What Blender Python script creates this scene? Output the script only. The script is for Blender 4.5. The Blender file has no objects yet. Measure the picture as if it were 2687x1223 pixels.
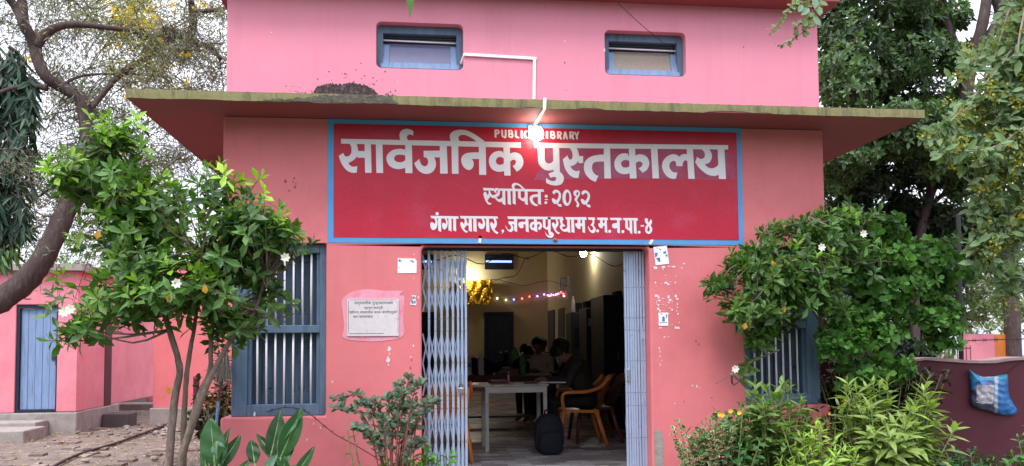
import bpy, bmesh, math, random
import numpy as np
from mathutils import Vector, Matrix
from mathutils.geometry import tessellate_polygon
random.seed(7); rng = np.random.default_rng(11)
R = math.radians
S = bpy.context.scene
COL = S.collection
# ------------------------------------------------------------------ camera
cam_d = bpy.data.cameras.new('camera'); cam = bpy.data.objects.new('camera', cam_d); COL.objects.link(cam)
CR = Vector((0.9935394, -0.1132227, -0.00775101)); CU = Vector((0.00190743, -0.05162882, 0.99866452)); CF = Vector((0.11347167, 0.99222734, 0.0510793))
CC = Vector((0, -6.9, 1.227))
cam.matrix_world = Matrix(((CR.x, CU.x, -CF.x, CC.x), (CR.y, CU.y, -CF.y, CC.y), (CR.z, CU.z, -CF.z, CC.z), (0, 0, 0, 1)))
cam_d.sensor_width = 36; cam_d.lens = 28.529; cam_d.shift_y = 0.06694; cam_d.clip_end = 400; cam_d.clip_start = 0.05
S.camera = cam
# ------------------------------------------------------------------ sky, sun, exposure
SUN_EL, SUN_AZ = 60, 212
w = bpy.data.worlds.new('World'); S.world = w; w.use_nodes = True
nt = w.node_tree; N = nt.nodes; Lk = nt.links
bg = N['Background']; bg.inputs['Strength'].default_value = 0.15
sky = N.new('ShaderNodeTexSky'); sky.sky_type = 'NISHITA'; sky.sun_disc = False
sky.sun_elevation = R(SUN_EL); sky.sun_rotation = R(SUN_AZ); sky.air_density = 1.0; sky.dust_density = 3.0
tc = N.new('ShaderNodeTexCoord'); nz = N.new('ShaderNodeTexNoise'); nz.inputs['Scale'].default_value = 2.2; nz.inputs['Detail'].default_value = 6
rp = N.new('ShaderNodeValToRGB'); rp.color_ramp.elements[0].position = 0.3; rp.color_ramp.elements[1].position = 0.7
rp.color_ramp.elements[0].color = (8.0, 8.4, 10.2, 1); rp.color_ramp.elements[1].color = (10.5, 10.4, 11.4, 1)
mx = N.new('ShaderNodeMix'); mx.data_type = 'RGBA'; mx.inputs['Factor'].default_value = 0.85
Lk.new(tc.outputs['Generated'], nz.inputs['Vector']); Lk.new(nz.outputs['Fac'], rp.inputs['Fac'])
sx = N.new('ShaderNodeSeparateXYZ'); Lk.new(tc.outputs['Generated'], sx.inputs[0]); mr_ = N.new('ShaderNodeMapRange'); mr_.inputs['From Min'].default_value = 0.0; mr_.inputs['From Max'].default_value = 0.9
mr_.inputs['To Min'].default_value = 0.62; mr_.inputs['To Max'].default_value = 1.75; Lk.new(sx.outputs['Z'], mr_.inputs['Value'])   # overcast sky: brighter overhead than at the horizon
vm = N.new('ShaderNodeVectorMath'); vm.operation = 'SCALE'; Lk.new(rp.outputs['Color'], vm.inputs[0]); Lk.new(mr_.outputs['Result'], vm.inputs['Scale'])
Lk.new(sky.outputs['Color'], mx.inputs['A']); Lk.new(vm.outputs['Vector'], mx.inputs['B']); Lk.new(mx.outputs['Result'], bg.inputs['Color'])
sd = bpy.data.lights.new('sun', 'SUN'); sd.energy = 2.0; sd.angle = R(18); sd.color = (1.0, 0.965, 0.93)
sun = bpy.data.objects.new('sun', sd); COL.objects.link(sun)
sun.rotation_euler = Vector((-math.sin(R(SUN_AZ)) * math.cos(R(SUN_EL)), -math.cos(R(SUN_AZ)) * math.cos(R(SUN_EL)), -math.sin(R(SUN_EL)))).to_track_quat('-Z', 'Y').to_euler()
S.view_settings.view_transform = 'Standard'; S.view_settings.look = 'None'
S.view_settings.exposure = 0.4; S.view_settings.gamma = 1.0; S.view_settings.use_curve_mapping = False
S.cycles.use_denoising = True; S.cycles.max_bounces = 8; S.cycles.sample_clamp_indirect = 6

# ------------------------------------------------------------------ helpers
def at(px, py, Y):
    "point of the plane y=Y seen at (px,py) of the photograph at 2575 px width: used to measure sizes and distances"
    k = 2687 / 2575
    d = CF + CR * ((px * k - 1343.5) / 2129.38) - CU * ((py * k - 791.37) / 2129.38)
    return CC + d * ((Y - CC.y) / d.y)
def ato(px, py, Y): return at(px * 2575 / 2687, py * 2575 / 2687, Y)
def atz(px, py, Z):
    k = 2687 / 2575
    d = CF + CR * ((px * k - 1343.5) / 2129.38) - CU * ((py * k - 791.37) / 2129.38)
    return CC + d * ((Z - CC.z) / d.z)
def ppx(Y): return (Y + 6.9) / 2040.0
def tag(o, label=None, cat=None, group=None, kind=None):
    if label: o['label'] = label
    if cat: o['category'] = cat
    if group: o['group'] = group
    if kind: o['kind'] = kind
    return o
def empty(name, loc=(0, 0, 0)):
    o = bpy.data.objects.new(name, None); COL.objects.link(o); o.location = loc; o.empty_display_size = .1
    return o
def world_loc(o):
    v = Vector(o.location); p = o.parent
    while p: v += Vector(p.location); p = p.parent
    return v
class MB:
    def __init__(s): s.v = []; s.f = []; s.mi = []; s.n = 0; s.c = []; s.hascol = False
    def add(s, verts, faces, m=0, col=None):
        b = s.n; s.v.extend([tuple(x) for x in verts]); s.n += len(verts)
        for f in faces: s.f.append([i + b for i in f]); s.mi.append(m)
        if col is not None: s.hascol = True
        s.c.extend([tuple(col) if col is not None else (1, 1, 1)] * len(verts)); return s
    def arr(s, V, F, Cc=None, m=0):
        b = s.n; s.v.extend(map(tuple, V)); s.n += len(V)
        for f in F: s.f.append([int(i) + b for i in f]); s.mi.append(m)
        if Cc is not None: s.hascol = True; s.c.extend(map(tuple, Cc))
        else: s.c.extend([(1, 1, 1)] * len(V))
    def box(s, x0, x1, y0, y1, z0, z1, m=0):
        v = [(x0, y0, z0), (x1, y0, z0), (x1, y1, z0), (x0, y1, z0), (x0, y0, z1), (x1, y0, z1), (x1, y1, z1), (x0, y1, z1)]
        return s.add(v, [(0, 3, 2, 1), (4, 5, 6, 7), (0, 1, 5, 4), (1, 2, 6, 5), (2, 3, 7, 6), (3, 0, 4, 7)], m)
    def bar(s, a, b, wd, th, up=(0, 1, 0), m=0):
        a = Vector(a); b = Vector(b); d = (b - a).normalized(); n = Vector(up); n = (n - d * n.dot(d)).normalized(); t = d.cross(n)
        v = []
        for p in (a, b):
            for su, sv in ((-1, -1), (1, -1), (1, 1), (-1, 1)): v.append(p + t * su * wd / 2 + n * sv * th / 2)
        return s.add(v, [(0, 1, 2, 3), (7, 6, 5, 4), (0, 4, 5, 1), (1, 5, 6, 2), (2, 6, 7, 3), (3, 7, 4, 0)], m)
    def tube(s, pts, rad, n=8, m=0, col=None, wob=0.0, flat=None):
        pts = [Vector(p) for p in pts]
        if not hasattr(rad, '__len__'): rad = [rad] * len(pts)
        d0 = (pts[1] - pts[0]).normalized(); nn = d0.orthogonal().normalized(); V = []; F = []
        for i, p in enumerate(pts):
            d = (pts[min(i + 1, len(pts) - 1)] - pts[max(i - 1, 0)]).normalized()
            nn = (nn - d * nn.dot(d)).normalized(); t = d.cross(nn)
            for k in range(n):
                a = 2 * math.pi * k / n; r = rad[i] * (1 + wob * random.uniform(-1, 1))
                V.append(p + nn * math.cos(a) * r + t * math.sin(a) * r * (flat or 1))
        for i in range(len(pts) - 1):
            for k in range(n): F.append((i * n + k, i * n + (k + 1) % n, (i + 1) * n + (k + 1) % n, (i + 1) * n + k))
        F.append(tuple(range(n))[::-1]); F.append(tuple(range((len(pts) - 1) * n, len(pts) * n)))
        return s.add(V, F, m, col)
    def ball(s, c, r, m=0, nu=10, nv=7, col=None):
        c = Vector(c); r = r if hasattr(r, '__len__') else (r, r, r); V = [c + Vector((0, 0, r[2]))]; F = []
        for j in range(1, nv):
            th = math.pi * j / nv
            for i in range(nu):
                ph = 2 * math.pi * i / nu; V.append(c + Vector((r[0] * math.sin(th) * math.cos(ph), r[1] * math.sin(th) * math.sin(ph), r[2] * math.cos(th))))
        V.append(c - Vector((0, 0, r[2])))
        for i in range(nu): F.append((0, 1 + i, 1 + (i + 1) % nu))
        for j in range(nv - 2):
            for i in range(nu): F.append((1 + j * nu + i, 1 + (j + 1) * nu + i, 1 + (j + 1) * nu + (i + 1) % nu, 1 + j * nu + (i + 1) % nu))
        e = len(V) - 1
        for i in range(nu): F.append((1 + (nv - 2) * nu + i, e, 1 + (nv - 2) * nu + (i + 1) % nu))
        return s.add(V, F, m, col)
    def lathe(s, c, prof, n=14, m=0):
        c = Vector(c); V = []; F = []
        for r, z in prof:
            for k in range(n): V.append(c + Vector((r * math.cos(2 * math.pi * k / n), r * math.sin(2 * math.pi * k / n), z)))
        for i in range(len(prof) - 1):
            for k in range(n): F.append((i * n + k, i * n + (k + 1) % n, (i + 1) * n + (k + 1) % n, (i + 1) * n + k))
        F.append(tuple(range(n))[::-1]); F.append(tuple(range((len(prof) - 1) * n, len(prof) * n)))
        return s.add(V, F, m)
    def grid(s, fn, nu, nv, m=0, col=None):
        V = [fn(i / nu, j / nv) for j in range(nv + 1) for i in range(nu + 1)]
        return s.add(V, [(j * (nu + 1) + i, j * (nu + 1) + i + 1, (j + 1) * (nu + 1) + i + 1, (j + 1) * (nu + 1) + i) for j in range(nv) for i in range(nu)], m, col)
    def prism(s, loops, y0, y1, m=0, axis='y', back=True):
        "outline (and holes) in x,z extruded along y (axis y), or in x,y extruded along z (axis z)"
        P = (lambda a, b, c: (a, c, b)) if axis == 'y' else (lambda a, b, c: (a, b, c))
        tri = tessellate_polygon([[Vector((p[0], p[1], 0)) for p in lp] for lp in loops])
        flat = [p for lp in loops for p in lp]; n = len(flat)
        V = [P(p[0], p[1], y0) for p in flat] + [P(p[0], p[1], y1) for p in flat]; F = [tuple(t) for t in tri]
        if back: F += [tuple(i + n for i in t) for t in tri]
        b = 0
        for lp in loops:
            k = len(lp); F += [(b + i, b + (i + 1) % k, n + b + (i + 1) % k, n + b + i) for i in range(k)]; b += k
        return s.add(V, F, m)
    def build(s, name, mats, parent=None, smooth=False, bevel=0, fixn=True):
        me = bpy.data.meshes.new(name)
        V = s.v
        if parent is not None:
            o3 = world_loc(parent); V = (np.array(V, dtype=float).reshape(-1, 3) - np.array(o3)).tolist()
        me.from_pydata(V, [], s.f); mats = mats if isinstance(mats, (list, tuple)) else [mats]
        for m in mats: me.materials.append(m)
        me.polygons.foreach_set('material_index', s.mi)
        if s.hascol:
            a = me.attributes.new('Col', 'FLOAT_COLOR', 'POINT'); cc = np.ones((s.n, 4), dtype=np.float32); cc[:, :3] = np.array(s.c); a.data.foreach_set('color', cc.ravel())
        if smooth: me.polygons.foreach_set('use_smooth', [True] * len(s.f))
        if fixn and len(s.f) < 8000:
            bm = bmesh.new(); bm.from_mesh(me); bmesh.ops.recalc_face_normals(bm, faces=bm.faces); bm.to_mesh(me); bm.free()
        me.update(); o = bpy.data.objects.new(name, me); COL.objects.link(o)
        if parent is not None: o.parent = parent
        if bevel:
            b = o.modifiers.new('b', 'BEVEL'); b.width = bevel; b.segments = 2; b.limit_method = 'ANGLE'; b.angle_limit = R(50)
        return o
def copy_tree(o, parent=None):
    c = o.copy(); COL.objects.link(c); c.parent = parent
    for ch in list(o.children): copy_tree(ch, c)
    return c
def smooth_pts(pts, k=6):
    pts = [Vector(p) for p in pts]; out = []
    for i in range(len(pts) - 1):
        p0, p1, p2, p3 = pts[max(i - 1, 0)], pts[i], pts[i + 1], pts[min(i + 2, len(pts) - 1)]
        for j in range(k):
            t = j / k; out.append(.5 * ((2 * p1) + (p2 - p0) * t + (2 * p0 - 5 * p1 + 4 * p2 - p3) * t * t + (3 * p1 - p0 - 3 * p2 + p3) * t ** 3))
    out.append(pts[-1]); return out
def lerp_list(vals, n):
    xs = np.linspace(0, len(vals) - 1, n); return list(np.interp(xs, range(len(vals)), vals))

# ------------------------------------------------------------------ materials
def mat(name, col, rough=.7, var=.12, scale=6.0, bump=.0, bscale=60.0, stain=None, sscale=2.0, spos=(.55, .75), samt=.6, metal=0, spec=.3, stretch=(1, 1, 1), stain2=None, s2scale=9, s2pos=(.66, .72), s2amt=.7, streak=None, stscale=7, stpos=(.55, .8), stamt=.5):
    m = bpy.data.materials.new(name); m.use_nodes = True; nt = m.node_tree; n = nt.nodes; l = nt.links; b = n['Principled BSDF']
    b.inputs['Roughness'].default_value = rough; b.inputs['Metallic'].default_value = metal; b.inputs['Specular IOR Level'].default_value = spec
    tc = n.new('ShaderNodeTexCoord'); mp = n.new('ShaderNodeMapping'); mp.inputs['Scale'].default_value = stretch; l.new(tc.outputs['Object'], mp.inputs['Vector'])
    nz = n.new('ShaderNodeTexNoise'); nz.inputs['Scale'].default_value = scale; nz.inputs['Detail'].default_value = 8; nz.inputs['Roughness'].default_value = .65
    l.new(mp.outputs['Vector'], nz.inputs['Vector'])
    rp = n.new('ShaderNodeValToRGB'); e = rp.color_ramp.elements; e[0].position = .25; e[1].position = .75
    e[0].color = tuple(c * (1 - var) for c in col) + (1,); e[1].color = tuple(min(1, c * (1 + var)) for c in col) + (1,)
    l.new(nz.outputs['Fac'], rp.inputs['Fac']); out = rp.outputs['Color']
    for st, sc, po, am, sk in ((stain, sscale, spos, samt, 0), (stain2, s2scale, s2pos, s2amt, 0), (streak, stscale, stpos, stamt, 1)):
        if st is None: continue
        n2 = n.new('ShaderNodeTexNoise'); n2.inputs['Scale'].default_value = sc; n2.inputs['Detail'].default_value = 10; n2.inputs['Roughness'].default_value = .7; l.new(mp.outputs['Vector'], n2.inputs['Vector'])
        if sk: mk = n.new('ShaderNodeMapping'); mk.inputs['Scale'].default_value = (1, 1, .09); l.new(tc.outputs['Object'], mk.inputs['Vector']); l.new(mk.outputs['Vector'], n2.inputs['Vector'])
        r2 = n.new('ShaderNodeValToRGB'); r2.color_ramp.elements[0].position = po[0]; r2.color_ramp.elements[1].position = po[1]
        r2.color_ramp.elements[1].color = (am, am, am, 1); r2.color_ramp.elements[0].color = (0, 0, 0, 1); l.new(n2.outputs['Fac'], r2.inputs['Fac'])
        x = n.new('ShaderNodeMix'); x.data_type = 'RGBA'; l.new(r2.outputs['Color'], x.inputs['Factor']); l.new(out, x.inputs['A']); x.inputs['B'].default_value = tuple(st) + (1,); out = x.outputs['Result']
    l.new(out, b.inputs['Base Color'])
    if bump:
        n3 = n.new('ShaderNodeTexNoise'); n3.inputs['Scale'].default_value = bscale; n3.inputs['Detail'].default_value = 6; l.new(mp.outputs['Vector'], n3.inputs['Vector'])
        bp = n.new('ShaderNodeBump'); bp.inputs['Strength'].default_value = bump; bp.inputs['Distance'].default_value = .01; l.new(n3.outputs['Fac'], bp.inputs['Height']); l.new(bp.outputs['Normal'], b.inputs['Normal'])
    return m
def leafmat(name, rough=.42, trans=.3, spec=.45):
    m = bpy.data.materials.new(name); m.use_nodes = True; nt = m.node_tree; n = nt.nodes; l = nt.links; b = n['Principled BSDF']
    a = n.new('ShaderNodeAttribute'); a.attribute_name = 'Col'
    nz = n.new('ShaderNodeTexNoise'); nz.inputs['Scale'].default_value = 35; tc = n.new('ShaderNodeTexCoord'); l.new(tc.outputs['Object'], nz.inputs['Vector'])
    mr = n.new('ShaderNodeMapRange'); mr.inputs['To Min'].default_value = .75; mr.inputs['To Max'].default_value = 1.25; l.new(nz.outputs['Fac'], mr.inputs['Value'])
    x = n.new('ShaderNodeVectorMath'); x.operation = 'SCALE'; l.new(a.outputs['Color'], x.inputs[0]); l.new(mr.outputs['Result'], x.inputs['Scale'])
    l.new(x.outputs['Vector'], b.inputs['Base Color']); b.inputs['Roughness'].default_value = rough; b.inputs['Specular IOR Level'].default_value = spec
    t = n.new('ShaderNodeBsdfTranslucent'); y = n.new('ShaderNodeVectorMath'); y.operation = 'MULTIPLY'; y.inputs[1].default_value = (1.5, 1.6, .6); l.new(x.outputs['Vector'], y.inputs[0]); l.new(y.outputs['Vector'], t.inputs['Color'])
    ms = n.new('ShaderNodeMixShader'); ms.inputs['Fac'].default_value = trans; l.new(b.outputs['BSDF'], ms.inputs[1]); l.new(t.outputs['BSDF'], ms.inputs[2]); l.new(ms.outputs['Shader'], n['Material Output'].inputs['Surface'])
    return m
def emit(name, col, strength):
    m = bpy.data.materials.new(name); m.use_nodes = True; b = m.node_tree.nodes['Principled BSDF']
    b.inputs['Base Color'].default_value = tuple(col) + (1,); b.inputs['Emission Color'].default_value = tuple(col) + (1,); b.inputs['Emission Strength'].default_value = strength; return m
def glass(name, col, rough=.05, alpha=.35):
    m = bpy.data.materials.new(name); m.use_nodes = True; b = m.node_tree.nodes['Principled BSDF']
    b.inputs['Base Color'].default_value = tuple(col) + (1,); b.inputs['Roughness'].default_value = rough; b.inputs['Alpha'].default_value = alpha; b.inputs['Specular IOR Level'].default_value = .6; return m
M = {}
M['pink'] = mat('pink_paint', (.69, .19, .205), .62, .08, 3, .15, 90, stain=(.48, .11, .13), sscale=1.3, spos=(.5, .8), samt=.5, stain2=(.80, .42, .42), s2scale=17, s2pos=(.74, .78), s2amt=.7, streak=(.50, .13, .15), stamt=.4)
M['pink_up'] = mat('upper_pink_paint', (.71, .265, .35), .62, .06, 2, .12, 90, stain=(.80, .25, .36), sscale=.8, spos=(.45, .7), samt=.6, stain2=(.5, .12, .15), s2scale=15, s2pos=(.75, .8), s2amt=.45, streak=(.55, .19, .26), stscale=6, stpos=(.5, .8), stamt=.45)
M['maroon'] = mat('shaded_maroon_paint', (.095, .022, .034), .7, .15, 3, .2, 60, stain=(.12, .04, .05), sscale=2, spos=(.5, .8))  # tree shade on the boundary wall is darkened into this maroon
M['red'] = mat('red_sign_paint', (.50, .008, .036), .42, .08, 5, .15, 40, stain=(.46, .06, .13), sscale=2.6, spos=(.52, .75), samt=.55, spec=.45, stain2=(.75, .2, .25), s2scale=28, s2pos=(.72, .76), s2amt=.35)
M['blue'] = mat('blue_border_paint', (.10, .33, .66), .5, .08, 12, .1, 60, stain=(.2, .25, .35), sscale=20, spos=(.7, .78))
M['white'] = mat('white_sign_paint', (.80, .76, .80), .5, .05, 14, .05, 60, stain=(.6, .5, .55), sscale=30, spos=(.68, .75), samt=.5)
M['olive'] = mat('weathered_olive_paint', (.235, .215, .10), .85, .2, 8, .4, 70, stain=(.06, .06, .045), sscale=5, spos=(.5, .68), samt=.75, stretch=(3, 3, .6), stain2=(.35, .32, .16), s2scale=20, s2pos=(.6, .7), s2amt=.5)
M['soot'] = mat('black_mould', (.05, .042, .042), .95, .5, 30, .9, 60, stain=(.20, .13, .13), sscale=24, spos=(.5, .62), samt=.7)
M['soffit'] = mat('shaded_soffit_paint', (.28, .082, .085), .7, .12, 3, .15, 60, stain=(.28, .06, .07), sscale=1.5, spos=(.5, .75), samt=.5)  # the wall's pink paint, darkened for the shade under the slab
M['wood'] = mat('blue_grey_wood_paint', (.105, .165, .245), .6, .25, 7, .3, 30, stain=(.045, .065, .10), sscale=5, spos=(.5, .72), samt=.6, stretch=(3, 3, .5))
M['wood_d'] = mat('shutter_paint', (.050, .080, .125), .6, .3, 7, .3, 30, stain=(.10, .14, .20), sscale=5, spos=(.5, .72), samt=.6, stretch=(3, 3, .5))
M['wood_lt'] = mat('pale_blue_door_paint', (.20, .30, .48), .6, .22, 6, .25, 30, stain=(.07, .09, .14), sscale=5, spos=(.55, .72), samt=.7, stretch=(4, 4, .35))
M['bar'] = mat('white_bar_paint', (.76, .74, .79), .6, .08, 30, 0, stain=(.25, .2, .18), sscale=40, spos=(.62, .7))
M['gate'] = mat('pale_blue_gate_steel', (.33, .41, .56), .42, .12, 12, .1, 60, stain=(.12, .10, .10), sscale=18, spos=(.6, .72), samt=.7, metal=.15, spec=.5)
M['post'] = mat('dark_post_paint', (.012, .012, .014), .8, .2)
M['gate_d'] = mat('dark_rivet', (.04, .042, .05), .8, .2)
M['steel'] = mat('bright_steel', (.6, .6, .62), .25, .1, 20, metal=1)
M['cream'] = mat('cream_interior_plaster', (.56, .48, .27), .8, .08, 2, .1, 30, stain=(.35, .28, .18), sscale=2, spos=(.5, .8), samt=.5)
M['white_pl'] = mat('white_plastic', (.8, .8, .8), .4, .04, 20)
M['marble'] = mat('worn_white_marble', (.66, .60, .62), .5, .08, 20, .1, 60, stain=(.45, .38, .44), sscale=30, spos=(.58, .68), samt=.6)
M['halo'] = mat('pale_pink_plaster', (.76, .33, .42), .7, .08, 10, .3, 50, stain=(.7, .2, .27), sscale=7, spos=(.5, .65), samt=.8)
M['ink'] = mat('grey_ink', (.09, .09, .11), .6, .2, 40)
M['paper'] = mat('paper', (.82, .84, .88), .7, .04, 30, 0)
M['paper_b'] = mat('blue_print', (.10, .20, .34), .7, .3, 60, 0)
M['cement'] = mat('grey_cement', (.32, .29, .27), .9, .2, 6, .5, 40, stain=(.16, .14, .12), sscale=5, spos=(.5, .7))
M['cement_d'] = mat('dark_cement', (.10, .085, .085), .9, .25, 8, .5, 40)
M['trunk_d'] = mat('dark_bark', (.075, .052, .05), .9, .4, 14, .9, 30, stain=(.16, .12, .11), sscale=12, spos=(.5, .65), stretch=(2, 2, .6))
M['trunk_g'] = mat('grey_brown_bark', (.15, .11, .09), .9, .3, 16, .9, 40, stain=(.36, .29, .25), sscale=9, spos=(.5, .65), stretch=(2, 2, .6))
M['leaf'] = leafmat('leaf'); M['leaf_dull'] = leafmat('dull_leaf', .6, .25, .25); M['petal'] = leafmat('petal', .6, .3, .2)
M['orange'] = mat('orange_plastic', (.62, .19, .035), .3, .05, 8, 0, spec=.5)
M['navy'] = mat('navy_cloth', (.012, .014, .024), .75, .3, 60, .3, 200)
M['steel_d'] = mat('dark_green_grey_cupboard_paint', (.055, .065, .07), .45, .15, 6, 0, spec=.4)
M['navy_p'] = mat('dark_blue_door_paint', (.018, .024, .045), .5, .2, 8)
M['maroon_c'] = mat('maroon_table_cloth', (.10, .028, .025), .6, .25, 20)
M['black'] = mat('black_cloth', (.012, .011, .012), .85, .3, 40, .2, 120)
M['shirt'] = mat('white_cloth', (.62, .60, .56), .85, .08, 30, .2, 100)
M['skin'] = mat('brown_skin', (.24, .125, .085), .5, .1, 30)
M['hair'] = mat('black_hair', (.008, .007, .007), .5, .3, 80, .5, 150)
M['mop'] = mat('grey_string', (.30, .26, .23), .95, .35, 60)
M['wire'] = mat('dark_wire', (.035, .022, .022), .6, .2, 40)
M['ter'] = mat('terracotta', (.34, .14, .055), .85, .3, 9, .4, 40, stain=(.12, .07, .04), sscale=7, spos=(.5, .7))
# ================================================================== THE SETTING
GZ = -0.35
# ground: one sheet, uneven, to the horizon
def ground_mat():
    m = mat('dry_earth', (.185, .145, .12), .95, .25, 5, .6, 25, stain=(.12, .098, .085), sscale=2.2, spos=(.48, .62), samt=.8, stain2=(.36, .29, .25), s2scale=3.7, s2pos=(.55, .66), s2amt=.6)
    return m
mb = MB()
def gfn(u, v):
    x = -60 + 120 * u; y = -12 + 92 * v
    return (x, y, GZ + .02 * math.sin(x * 1.7 + y) * math.cos(y * 1.3) - .02)
mb.grid(gfn, 120, 92); g = mb.build('ground', ground_mat(), smooth=True); tag(g, kind='structure')
# unseen dark lawn added to cut light bounced up to the soffit
mb = MB(); mb.grid(lambda u, v: (-30 + 60 * u, -30 + 27.4 * v, GZ + .03), 30, 14); tag(mb.build('added_dark_lawn', mat('dark_grass', (.045, .07, .025), .95, .4, 9, .6, 30), smooth=True), kind='structure')
# brick-paved path between the buildings
def brick_mat(name, c1, c2, mortar, scale, bw, rh, ms, bump=.4, rough=.9, off=.5):
    m = bpy.data.materials.new(name); m.use_nodes = True; nt = m.node_tree; n = nt.nodes; l = nt.links; b = n['Principled BSDF']
    tc = n.new('ShaderNodeTexCoord'); br = n.new('ShaderNodeTexBrick'); l.new(tc.outputs['Object'], br.inputs['Vector'])
    br.inputs['Color1'].default_value = c1 + (1,); br.inputs['Color2'].default_value = c2 + (1,); br.inputs['Mortar'].default_value = mortar + (1,)
    br.inputs['Scale'].default_value = scale; br.inputs['Brick Width'].default_value = bw; br.inputs['Row Height'].default_value = rh; br.inputs['Mortar Size'].default_value = ms; br.offset = off
    nz = n.new('ShaderNodeTexNoise'); nz.inputs['Scale'].default_value = 3; nz.inputs['Detail'].default_value = 8; l.new(tc.outputs['Object'], nz.inputs['Vector'])
    mr = n.new('ShaderNodeMapRange'); mr.inputs['To Min'].default_value = .5; mr.inputs['To Max'].default_value = 1.4; l.new(nz.outputs['Fac'], mr.inputs['Value'])
    x = n.new('ShaderNodeVectorMath'); x.operation = 'SCALE'; l.new(br.outputs['Color'], x.inputs[0]); l.new(mr.outputs['Result'], x.inputs['Scale'])
    l.new(x.outputs['Vector'], b.inputs['Base Color']); b.inputs['Roughness'].default_value = rough
    if bump:
        bp = n.new('ShaderNodeBump'); bp.inputs['Strength'].default_value = bump; bp.inputs['Distance'].default_value = .01; l.new(br.outputs['Fac'], bp.inputs['Height']); bp.invert = True; l.new(bp.outputs['Normal'], b.inputs['Normal'])
    return m
mb = MB()
# loose bricks of the old path, set in the earth, some missing
M['brick'] = leafmat('path_brick', .9, 0, .2)
for i in range(26):
    for j in range(14):
        if random.random() < .78: continue
        x = -5.6 + j * .24 + random.uniform(-.02, .02) + i * -.02; y = 3.3 + i * .25 + random.uniform(-.02, .02); z = GZ - .006 + random.uniform(-.006, .010)
        a = random.uniform(-.12, .12) + (math.pi / 2 if random.random() < .1 else 0); c = random.choice([(.20, .155, .135), (.23, .18, .16), (.17, .13, .115), (.26, .21, .185)]); k = random.uniform(.8, 1.15)
        V = []
        for dx, dy, dz in ((-.1, -.11, -.05), (.1, -.11, -.05), (.1, .11, -.05), (-.1, .11, -.05), (-.095, -.1, .014), (.095, -.1, .014), (.095, .1, .014), (-.095, .1, .014)):
            V.append((x + dx * math.cos(a) - dy * math.sin(a), y + dx * math.sin(a) + dy * math.cos(a), z + dz + random.uniform(-.004, .004)))
        mb.add(V, [(0, 3, 2, 1), (4, 5, 6, 7), (0, 1, 5, 4), (1, 2, 6, 5), (2, 3, 7, 6), (3, 0, 4, 7)], 0, [q * k for q in c])
p = mb.build('brick_path', M['brick']); tag(p, kind='structure')
# leaf litter and crumbs on the ground
mb = MB(); n = 3200
for i in range(n):
    x = random.uniform(-8, -1.9); y = random.uniform(2.5, 15); z = GZ + .012
    a = random.uniform(0, 6.3); s = random.uniform(.012, .045); c = random.choice([(.38, .31, .20), (.30, .22, .12), (.20, .12, .07), (.5, .42, .28), (.12, .08, .05)])
    d = Vector((math.cos(a), math.sin(a), random.uniform(-.1, .4))); t = Vector((-math.sin(a), math.cos(a), random.uniform(-.3, .3)))
    q = Vector((x, y, z)); mb.add([q - d * s, q + t * s * .4 + Vector((0, 0, .008)), q + d * s, q - t * s * .4 + Vector((0, 0, .008))], [(0, 1, 2, 3)], 0, c)
tag(mb.build('leaf_litter', M['leaf_dull'], fixn=False), kind='stuff', label='dry fallen leaves and crumbs scattered over the earth path', cat='leaf litter')
mb = MB()
for i in range(200):
    x = random.uniform(-8, -1.9); y = random.uniform(3, 12)
    if random.random() < .5: x = random.gauss(-4.6, .45); y = random.gauss(9.2, .7)
    s = random.uniform(.012, .05); k = random.uniform(.6, 1.5)
    mb.ball((x, y, GZ + s * .25), (s * random.uniform(.8, 1.6), s, s * random.uniform(.4, .8)), 0, 6, 4, (.22 * k, .19 * k, .17 * k))
tag(mb.build('rubble', M['brick'], smooth=False), kind='stuff', label='small stones and broken brick scattered along the path edge', cat='rubble')
# indoor floor: grey and white oblong tiles
fl = MB(); fl.grid(lambda u, v: (-1.35 + 4.55 * u, .0 + 13.2 * v, 0), 1, 1)
ft = brick_mat('oblong_floor_tiles', (.21, .21, .23), (.90, .88, .92), (.2, .19, .2), 1, .25, .125, .003, .1, .3)
tag(fl.build('indoor_floor', ft), kind='structure')
mb = MB(); mb.box(-1.35, 3.2, .0, 13.2, -.5, -.012); mb.box(.0, 2.02, -.28, 0, -.5, -.03); tag(mb.build('floor_base', M['cement']), kind='structure')

# ================================================================== THE LIBRARY
lib = empty('library_building', (1, 6, GZ)); tag(lib, 'pink two-storey library building with flat canopy and open gateway', 'building')
XL, XR = -1.62, 3.64
def arc(cx, cy, r, a0, a1, n=5): return [(cx + r * math.cos(R(a0 + (a1 - a0) * i / n)), cy + r * math.sin(R(a0 + (a1 - a0) * i / n))) for i in range(n + 1)]
dt = 2.058
out = [(XL, -.5), (.019, -.5)] + arc(.069, dt - .05, .05, 180, 90) + arc(1.95, dt - .05, .05, 90, 0) + [(2.0, -.5), (XR, -.5), (XR, .66), (2.862, .66), (2.862, 2.078), (XR, 2.078), (XR, 3.133), (XL, 3.133), (XL, 2.078), (-.775, 2.078), (-.775, .635), (XL, .635)]
mb = MB(); mb.prism([out], 0, .28); mb.build('front_wall', M['pink'], lib, bevel=.018)
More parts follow.
